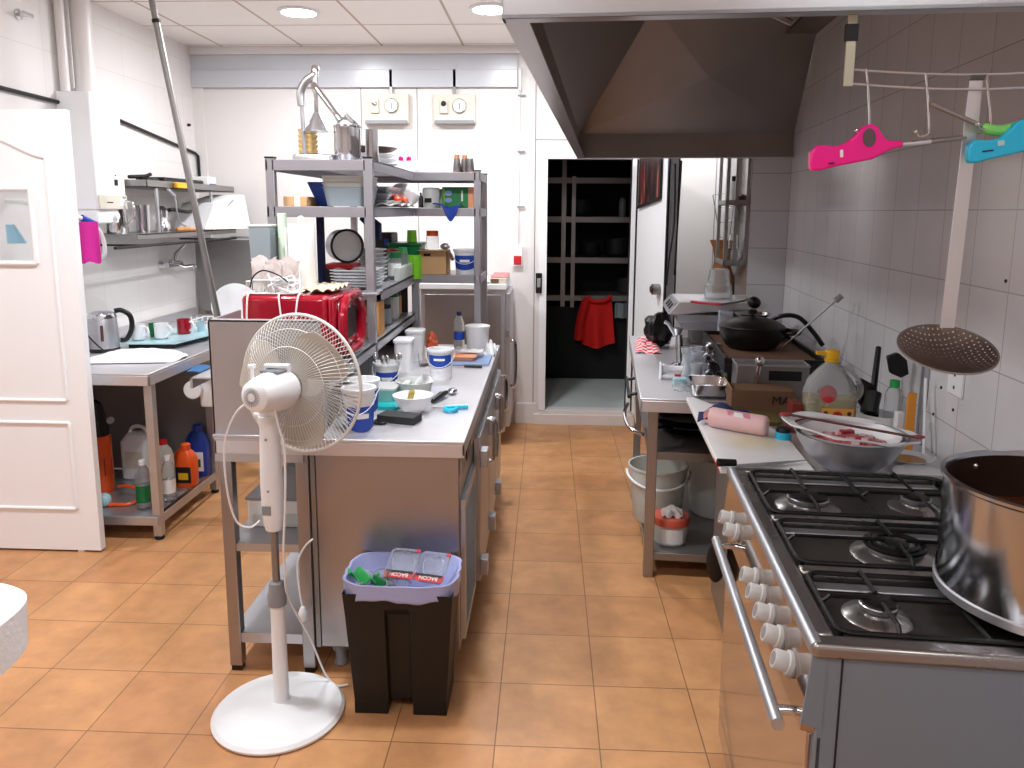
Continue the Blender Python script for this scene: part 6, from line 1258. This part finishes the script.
def rr_rect(x0,x1,y0,y1,r,z):
    o=[]
    for cx_,cy_,a in ((x1-r,y1-r,0),(x0+r,y1-r,90),(x0+r,y0+r,180),(x1-r,y0+r,270)):
        for k in range(6):
            b=math.radians(a+18*k); o.append((cx_+r*math.cos(b),cy_+r*math.sin(b),z))
    return o
for (y0,y1),bs in zip(wells,([0,1],[2],[3,4])):
    x0,x1=SX0+.052,SX1-.065; z=.912
    g=G().tube(rr_rect(x0,x1,y0+.008,y1-.006,.03,z),.0055,8,closed=True)
    for bi in bs:
        bx,by,r_,_=burn[bi]
        g.tube([(bx,y1-.006,z),(bx,y1-.02,z+.014),(bx,by+.022,z+.014)],.0048,6)
        g.tube([(bx,y0+.008,z),(bx,y0+.02,z+.014),(bx,by-.022,z+.014)],.0048,6)
        xl=x0 if (len(bs)==1 or bi in (0,3)) else (x0+x1)/2; xr=x1 if (len(bs)==1 or bi in (1,4)) else (x0+x1)/2
        g.tube([(xl,by,z),(xl+.015,by,z+.014),(bx-.022,by,z+.014)],.0048,6); g.tube([(xr,by,z),(xr-.015,by,z+.014),(bx+.022,by,z+.014)],.0048,6)
    if len(bs)==2: g.tube([((x0+x1)/2,y0+.008,z),((x0+x1)/2,y1-.006,z)],.0055,8)
    for x in (x0+.01,x1-.01):
        for y in (y0+.02,y1-.02): g.tube([(x,y,z),(x,y,.877)],.005,6)
    t.part('pan_support',g,M['iron'])
# knobs
ky=[-.165,-.255,-.525,-.61,-.70,-.79,-.885]
kd=Vector((-.127,0,.036)).normalized()   # outward normal of slanted panel
for i,y in enumerate(ky):
    z=.800; x=SX0-.006; Bm=Matrix.Translation((x,y,z))@kd.to_track_quat('Z','Y').to_matrix().to_4x4()
    kn=t.part('knob',G().lathe((0,0,0),[(.024,.002),(.024,.010),(.0195,.012),(.0195,.034),(.0175,.037),(.001,.037)],28).xf(Bm),M['knob'])
    t.part('knob_face',G().lathe((0,0,0),[(.013,.0372),(.013,.0378)],24).xf(Bm),M['greypl'],parent=kn)
    t.part('knob_seat',G().lathe((0,0,0),[(.027,-.002),(.027,.002)],28).xf(Bm),M['greypl'],parent=kn)
for x in (SX0+.06,SX1-.06):
    for y in (SY0+.06,SY1-.06): t.part('foot',G().lathe((x,y,0),[(.02,0),(.022,.04)],14),M['black'])
S('hanging_pot_holder',G().ell((.955,-.008,.60),(.03,.008,.07),18,10),M['black'],'black pot holder hanging beside the far corner of the stove','pot holder',(.955,.0,.60),'R')
# stock pot
t=T('stock_pot','very large polished steel stock pot with stew on the near right burner','stock pot',(1.43,-.70,.926),'R'); c=(1.470,-.805,.927); PR=.205
t.part('body',G().lathe(c,[(PR-.02,0),(PR-.004,.006),(PR,.02),(PR,.224),(PR+.006,.229),(PR+.006,.235),(PR-.002,.237),(PR-.006,.231),(PR-.006,.012),(.001,.010)],80),M['potsteel'])
t.part('base_disc',G().lathe(c,[(PR-.008,.0),(PR+.002,.004),(PR+.003,.020),(PR-.001,.024)],80),M['steel'])
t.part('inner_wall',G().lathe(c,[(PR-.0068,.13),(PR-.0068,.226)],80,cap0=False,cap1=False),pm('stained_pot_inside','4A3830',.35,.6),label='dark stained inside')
t.part('stew',G().lathe(c,[(PR-.008,.135),(.10,.139),(.001,.137)],60),M['broth'])
for a0 in (math.radians(-97),math.radians(83)):
    p=[]
    for k in range(13):
        b=a0+math.radians(-17+34*k/12); rr=PR+.005+.045*math.sin(PI*k/12)**.6; p.append((c[0]+rr*math.cos(b),c[1]+rr*math.sin(b),c[2]+.18+.02*math.sin(PI*k/12)))
    h=t.part('handle',G().tube(p,.008,10),M['chrome'])
for a in (115,60,-62): 
    b=math.radians(a); t.part('rivet',G().ell((c[0]+(PR-.007)*math.cos(b),c[1]+(PR-.007)*math.sin(b),c[2]+.205),(.007,.007,.007),12,6),M['chrome'])

# ================= HOOD =================
t=T('extractor_hood','big stainless extractor hood hanging over the stove, dark and greasy inside','extractor hood',(1.1,.8,1.99),'R')
X0,X1,Y0,Y1,Zb,Zl=.405,1.695,-.935,2.635,1.99,2.14
t.part('rim',G().box(X0,X0+.004,Y0,Y1,Zb,Zl).box(X0,X1,Y0,Y0+.004,Zb,Zl+.3).box(X0,X1,Y1-.004,Y1,Zb,Zl).box(X0+.004,X0+.045,Y0+.035,Y1-.035,Zb,Zb+.006).box(X0,X1,Y0,Y0+.035,Zb,Zb+.006).box(X0,X1,Y1-.035,Y1,Zb,Zb+.006),M['hoodrim'],flat=True)
t.part('inner_lip',G().box(X0+.006,X0+.012,Y0+.03,Y1-.03,Zb+.006,Zl).box(X0+.012,X1,Y1-.012,Y1-.006,Zb+.006,Zl),M['hood'],flat=True)
XT,YT1,YT0,ZT=.815,2.14,-.45,2.76
t.part('side_panel',G().plate([(X0+.006,Y1-.006,Zl),(X0+.006,Y0+.004,Zl),(XT,YT0,ZT),(XT,YT1,ZT)],-.004),M['hood'],flat=True)
def xpanel(ya,yb,inw):
    q=[Vector((X0+.006,ya,Zl)),Vector((X1,ya,Zl)),Vector((X1,yb,ZT)),Vector((XT,yb,ZT))]
    c_=Vector(((q[0].x+q[1].x+q[2].x+q[3].x)/4,(ya+yb)/2+inw,(Zl+ZT)/2-.03)); o=Vector((0,-inw*.3 if False else 0,0))
    g=G(); g.add([*q,c_],[(0,1,4),(1,2,4),(2,3,4),(3,0,4)]); return g
p=t.part('end_panel',xpanel(Y1-.012,YT1,-.025),M['hood'],flat=True); s_m=p.modifiers.new('s','SOLIDIFY'); s_m.thickness=.003
p=t.part('end_panel',xpanel(Y0+.006,YT0,.025),M['hood'],flat=True); s_m=p.modifiers.new('s','SOLIDIFY'); s_m.thickness=.003
t.part('top_sheet',G().box(XT-.002,1.25,YT0,YT1,ZT,ZT+.004).box(X0,X1,Y0,Y1,2.852,2.858),M['hood'],flat=True)
t.part('front_face',G().box(X0,X1,Y0,Y0+.004,Zl+.3,2.852),M['hoodrim'],flat=True)
t.part('outer_face',G().box(X0,X0+.004,Y0,Y1,Zl,2.852),M['hoodrim'],flat=True)
t.part('plenum',G().box(1.53,X1,YT0-.2,2.30,2.62,2.63).box(1.53,1.535,YT0-.2,2.30,2.62,2.66),M['hood'],flat=True)
def filt(y0,y1):
    a=Vector((1.53,0,2.64)); b=Vector((1.22,0,2.78)); n_=7
    f_=t.part('baffle_filter',G().tube([(a.x,y0,a.z),(a.x,y1,a.z),(b.x,y1,b.z),(b.x,y0,b.z)],.010,6,closed=True),M['steel'])
    g=G()
    for k in range(n_):
        u=(k+.5)/n_; y=y0+(y1-y0)*u; g.plate([(a.x,y-.018,a.z),(a.x,y+.018,a.z),(b.x,y+.018,b.z),(b.x,y-.018,b.z)],.004)
    t.part('baffles',g,pm('filter_slat','C9B9A8',.35,.8),parent=f_,flat=True)
for k in range(5): filt(2.10-.5*k-.46,2.10-.5*k)
# utensil rail hung from the hood's near edge
t=T('utensil_rail','curved steel utensil rail with wire hooks hung from the near edge of the hood','utensil rail',(1.2,-.90,1.88),'R')
def rail(z,x0=1.0,x1=1.62): return [(x0+(x1-x0)*k/20, -.90-.0-.035*math.sin(PI*k/20)-.05*(k/20)**2, z-.024*math.sin(PI*min(1,k/20*1.15))+.030*(k/20)**1.5) for k in range(21)]
t.part('upper_bar',G().tube(rail(1.903),.0022,8),M['steel']); t.part('lower_bar',G().tube(rail(1.880),.0022,8),M['steel'])
t.part('bracket',G().box(.983,.999,-.908,-.902,1.875,1.99),pm('yellowed_bracket','B7B4A0',.4,.6),bev=.001); t.part('bracket_cap',G().box(.981,1.001,-.910,-.900,1.948,1.975),M['ink'])
def hook(x,y,z0,zb,name_='hook'):
    h=t.part(name_,G().tube(smooth([(x,y,z0),(x+.004,y-.004,z0-.03),(x+.010,y-.008,zb+.012),(x+.006,y-.010,zb),(x-.006,y-.012,zb-.003),(x-.012,y-.016,zb+.004)],5),.0020,8),M['chrome'])
    t.part('hook_tip',G().ell((x-.013,y-.016,zb+.005),(.0038,.0038,.0038),12,6),M['chrome'],parent=h)
hook(1.019,-.905,1.903,1.796); hook(1.107,-.925,1.892,1.792); hook(1.197,-.935,1.886,1.802); hook(1.275,-.945,1.890,1.812)
def lighter(name,lab,m,x,z,y,ang,yaw,base_rz=0,scale=1.0,metal=None):
    t=T(name,lab,'gas lighter',(x,y,z),'R'); Bm=Matrix.Translation((x,y,z))@Matrix.Rotation(yaw,4,'Z')@Matrix.Rotation(ang,4,'Y')@Matrix.Scale(scale,4)
    # body outline in xz (handle at left, nozzle to the right)
    out=[(-.072,-.012),(-.070,.006),(-.060,.014),(-.048,.012),(-.036,.010),(-.022,.013),(-.010,.022),(-.002,.031),(.008,.035),(.018,.033),(.024,.022),(.030,.012),(.040,.009),(.052,.008),(.052,.000),(.040,-.001),(.026,-.006),(.010,-.013),(-.010,-.015),(-.040,-.018),(-.060,-.021),(-.070,-.020)]
    t.part('handle',G().prism(out,-.008,.008).xf(Bm),m,bev=.003)
    return t,Bm
t1,Bm=lighter('gas_lighter','bright pink long-nosed gas lighter hanging from the first hook',M['pink'],1.020,1.768,-.913,-.10,0,scale=1.22)
t1.part('nozzle',G().tube([(.052,0,.004),(.115,0,.004)],.0035,10).xf(Bm),M['chrome']); t1.part('nozzle_tip',G().tube([(.090,0,.004),(.135,0,.004)],.0037,10).xf(Bm),M['steeldk'])
t1.part('trigger_opening',G().lathe((.009,-.0095,.014),[(.0105,0),(.0105,.019)],20,'y').xf(Bm@Matrix.Diagonal((.8,1,1.2,1))),pm('dark_grip_hole','5A4B4E',.5)); t1.part('gas_window',G().box(-.032,-.028,-.0095,-.0085,-.006,.004).xf(Bm),M['whitepl']); t1.part('slot',G().box(-.048,-.040,-.0095,-.0085,-.014,-.012).xf(Bm),M['ink'])
t2,Bm=lighter('gas_lighter','cyan blue gas lighter at the right edge of the photo',M['cyan'],1.243,1.775,-.955,-.13,0,scale=1.05)
t2.part('nozzle',G().tube([(.052,0,.004),(.125,0,.004)],.0035,10).xf(Bm),M['chrome']); t2.part('slot',G().box(-.052,-.036,-.0095,-.0085,-.006,-.004).xf(Bm),M['ink']); t2.part('sticker',G().box(-.030,-.020,-.0095,-.0085,.0,.008).xf(Bm),M['bluetray'])
t3=T('gas_lighter','green gas lighter behind the blue one, its steel tube pointing up left','gas lighter',(1.22,-.93,1.80),'R')
t3.part('nozzle',G().tube([(1.115,-.935,1.842),(1.195,-.94,1.805)],.0040,10),M['steeldk']); t3.part('handle',G().tube(smooth([(1.195,-.94,1.803),(1.225,-.94,1.797),(1.26,-.945,1.806),(1.30,-.945,1.812)],4),[.005]+[.009]*12,10),pm('green_lighter','7FD36A',.3))
# skimmer
t=T('skimmer','big perforated steel skimmer hanging from the utensil rail','skimmer',(1.2,-.92,1.45),'R')
sx,sy=1.186,-.925
t.part('handle',G().add([(sx-.0115,sy-.002,1.878),(sx+.0095,sy-.002,1.878),(sx+.0285,sy+.06,1.462),(sx+.0045,sy+.06,1.462),(sx-.0115,sy-.005,1.878),(sx+.0095,sy-.005,1.878),(sx+.0285,sy+.057,1.462),(sx+.0045,sy+.057,1.462)],[(0,1,2,3),(7,6,5,4),(0,4,5,1),(1,5,6,2),(2,6,7,3),(3,7,4,0)]),pm('handle_bright_steel','DADADC',.35,.9))
t.part('hook_end',G().sheet(lambda u,v:(sx-.0115+.021*u,sy-.003-.012*math.sin(PI*v),1.878+.020*v-.012*v*v),4,8,.002),M['steeldk'])
# perforated dish : holes as dark dots via material
m_,nt,b_=newmat('perforated_steel'); L_=nt.links.new; tc=nt.nodes.new('ShaderNodeTexCoord'); mp=nt.nodes.new('ShaderNodeMapping'); mp.inputs['Scale'].default_value=(125,125,0); L_(tc.outputs['Object'],mp.inputs[0])
vo=nt.nodes.new('ShaderNodeTexVoronoi'); vo.inputs['Scale'].default_value=1; vo.inputs['Randomness'].default_value=.12; L_(mp.outputs[0],vo.inputs['Vector']); lt=nt.nodes.new('ShaderNodeMath'); lt.operation='GREATER_THAN'; lt.inputs[1].default_value=.20; L_(vo.outputs['Distance'],lt.inputs[0])
b_.inputs['Metallic'].default_value=1; b_.inputs['Base Color'].default_value=hexc('9A8880'); b_.inputs['Roughness'].default_value=.38; L_(lt.outputs[0],b_.inputs['Alpha'])
dx,dy,dz=1.192,-.90,1.420
g=G(); rs=[]
for k in range(9):
    u=k/8; rs.append((.001+.078*u, .026*(u*u)))
dish=G().lathe((0,0,0),[(r_,h-.026) for r_,h in rs]+[(r_+.0015,h-.0245) for r_,h in reversed(rs)],56)
dish.xf(Matrix.Translation((dx,dy,dz+.010))@Matrix.Rotation(-.02,4,'Y')@Matrix.Rotation(.40,4,'X'))
o=t.part('perforated_dish',dish,m_)
t.part('dish_rim',G().tube([(.0795*math.cos(2*PI*k/56),.0795*math.sin(2*PI*k/56),0) for k in range(56)],.0018,6,closed=True).xf(Matrix.Translation((dx,dy,dz+.010))@Matrix.Rotation(-.02,4,'Y')@Matrix.Rotation(.40,4,'X')),M['steeldk'])
# ================= CAMERA / VIEW =================
cam=bpy.data.cameras.new('camera'); co=bpy.data.objects.new('camera',cam); C.objects.link(co)
cam.sensor_fit='HORIZONTAL'; cam.sensor_width=36; cam.lens=777.6/1024*36; cam.shift_y=-(384-338.6)/1024; cam.clip_start=.02
co.location=(.14688,-2.21134,1.66316)
pi_,ya,ro=math.radians(9.27),math.radians(2.575),math.radians(.31)
f=Vector((-math.sin(ya)*math.cos(pi_),math.cos(ya)*math.cos(pi_),-math.sin(pi_))); r0=Vector((math.cos(ya),math.sin(ya),0)); u0=r0.cross(f)
r=math.cos(ro)*r0+math.sin(ro)*u0; u=-math.sin(ro)*r0+math.cos(ro)*u0
co.rotation_euler=Matrix((r,u,-f)).transposed().to_euler()
sc=bpy.context.scene; sc.camera=co
wd=bpy.data.worlds.new('world'); wd.use_nodes=True; wd.node_tree.nodes['Background'].inputs[0].default_value=(.9,.93,1,1); wd.node_tree.nodes['Background'].inputs[1].default_value=.3; sc.world=wd
v=sc.view_settings; v.view_transform='Standard'; v.look='None'; v.exposure=EXPO; v.gamma=1; v.use_curve_mapping=False
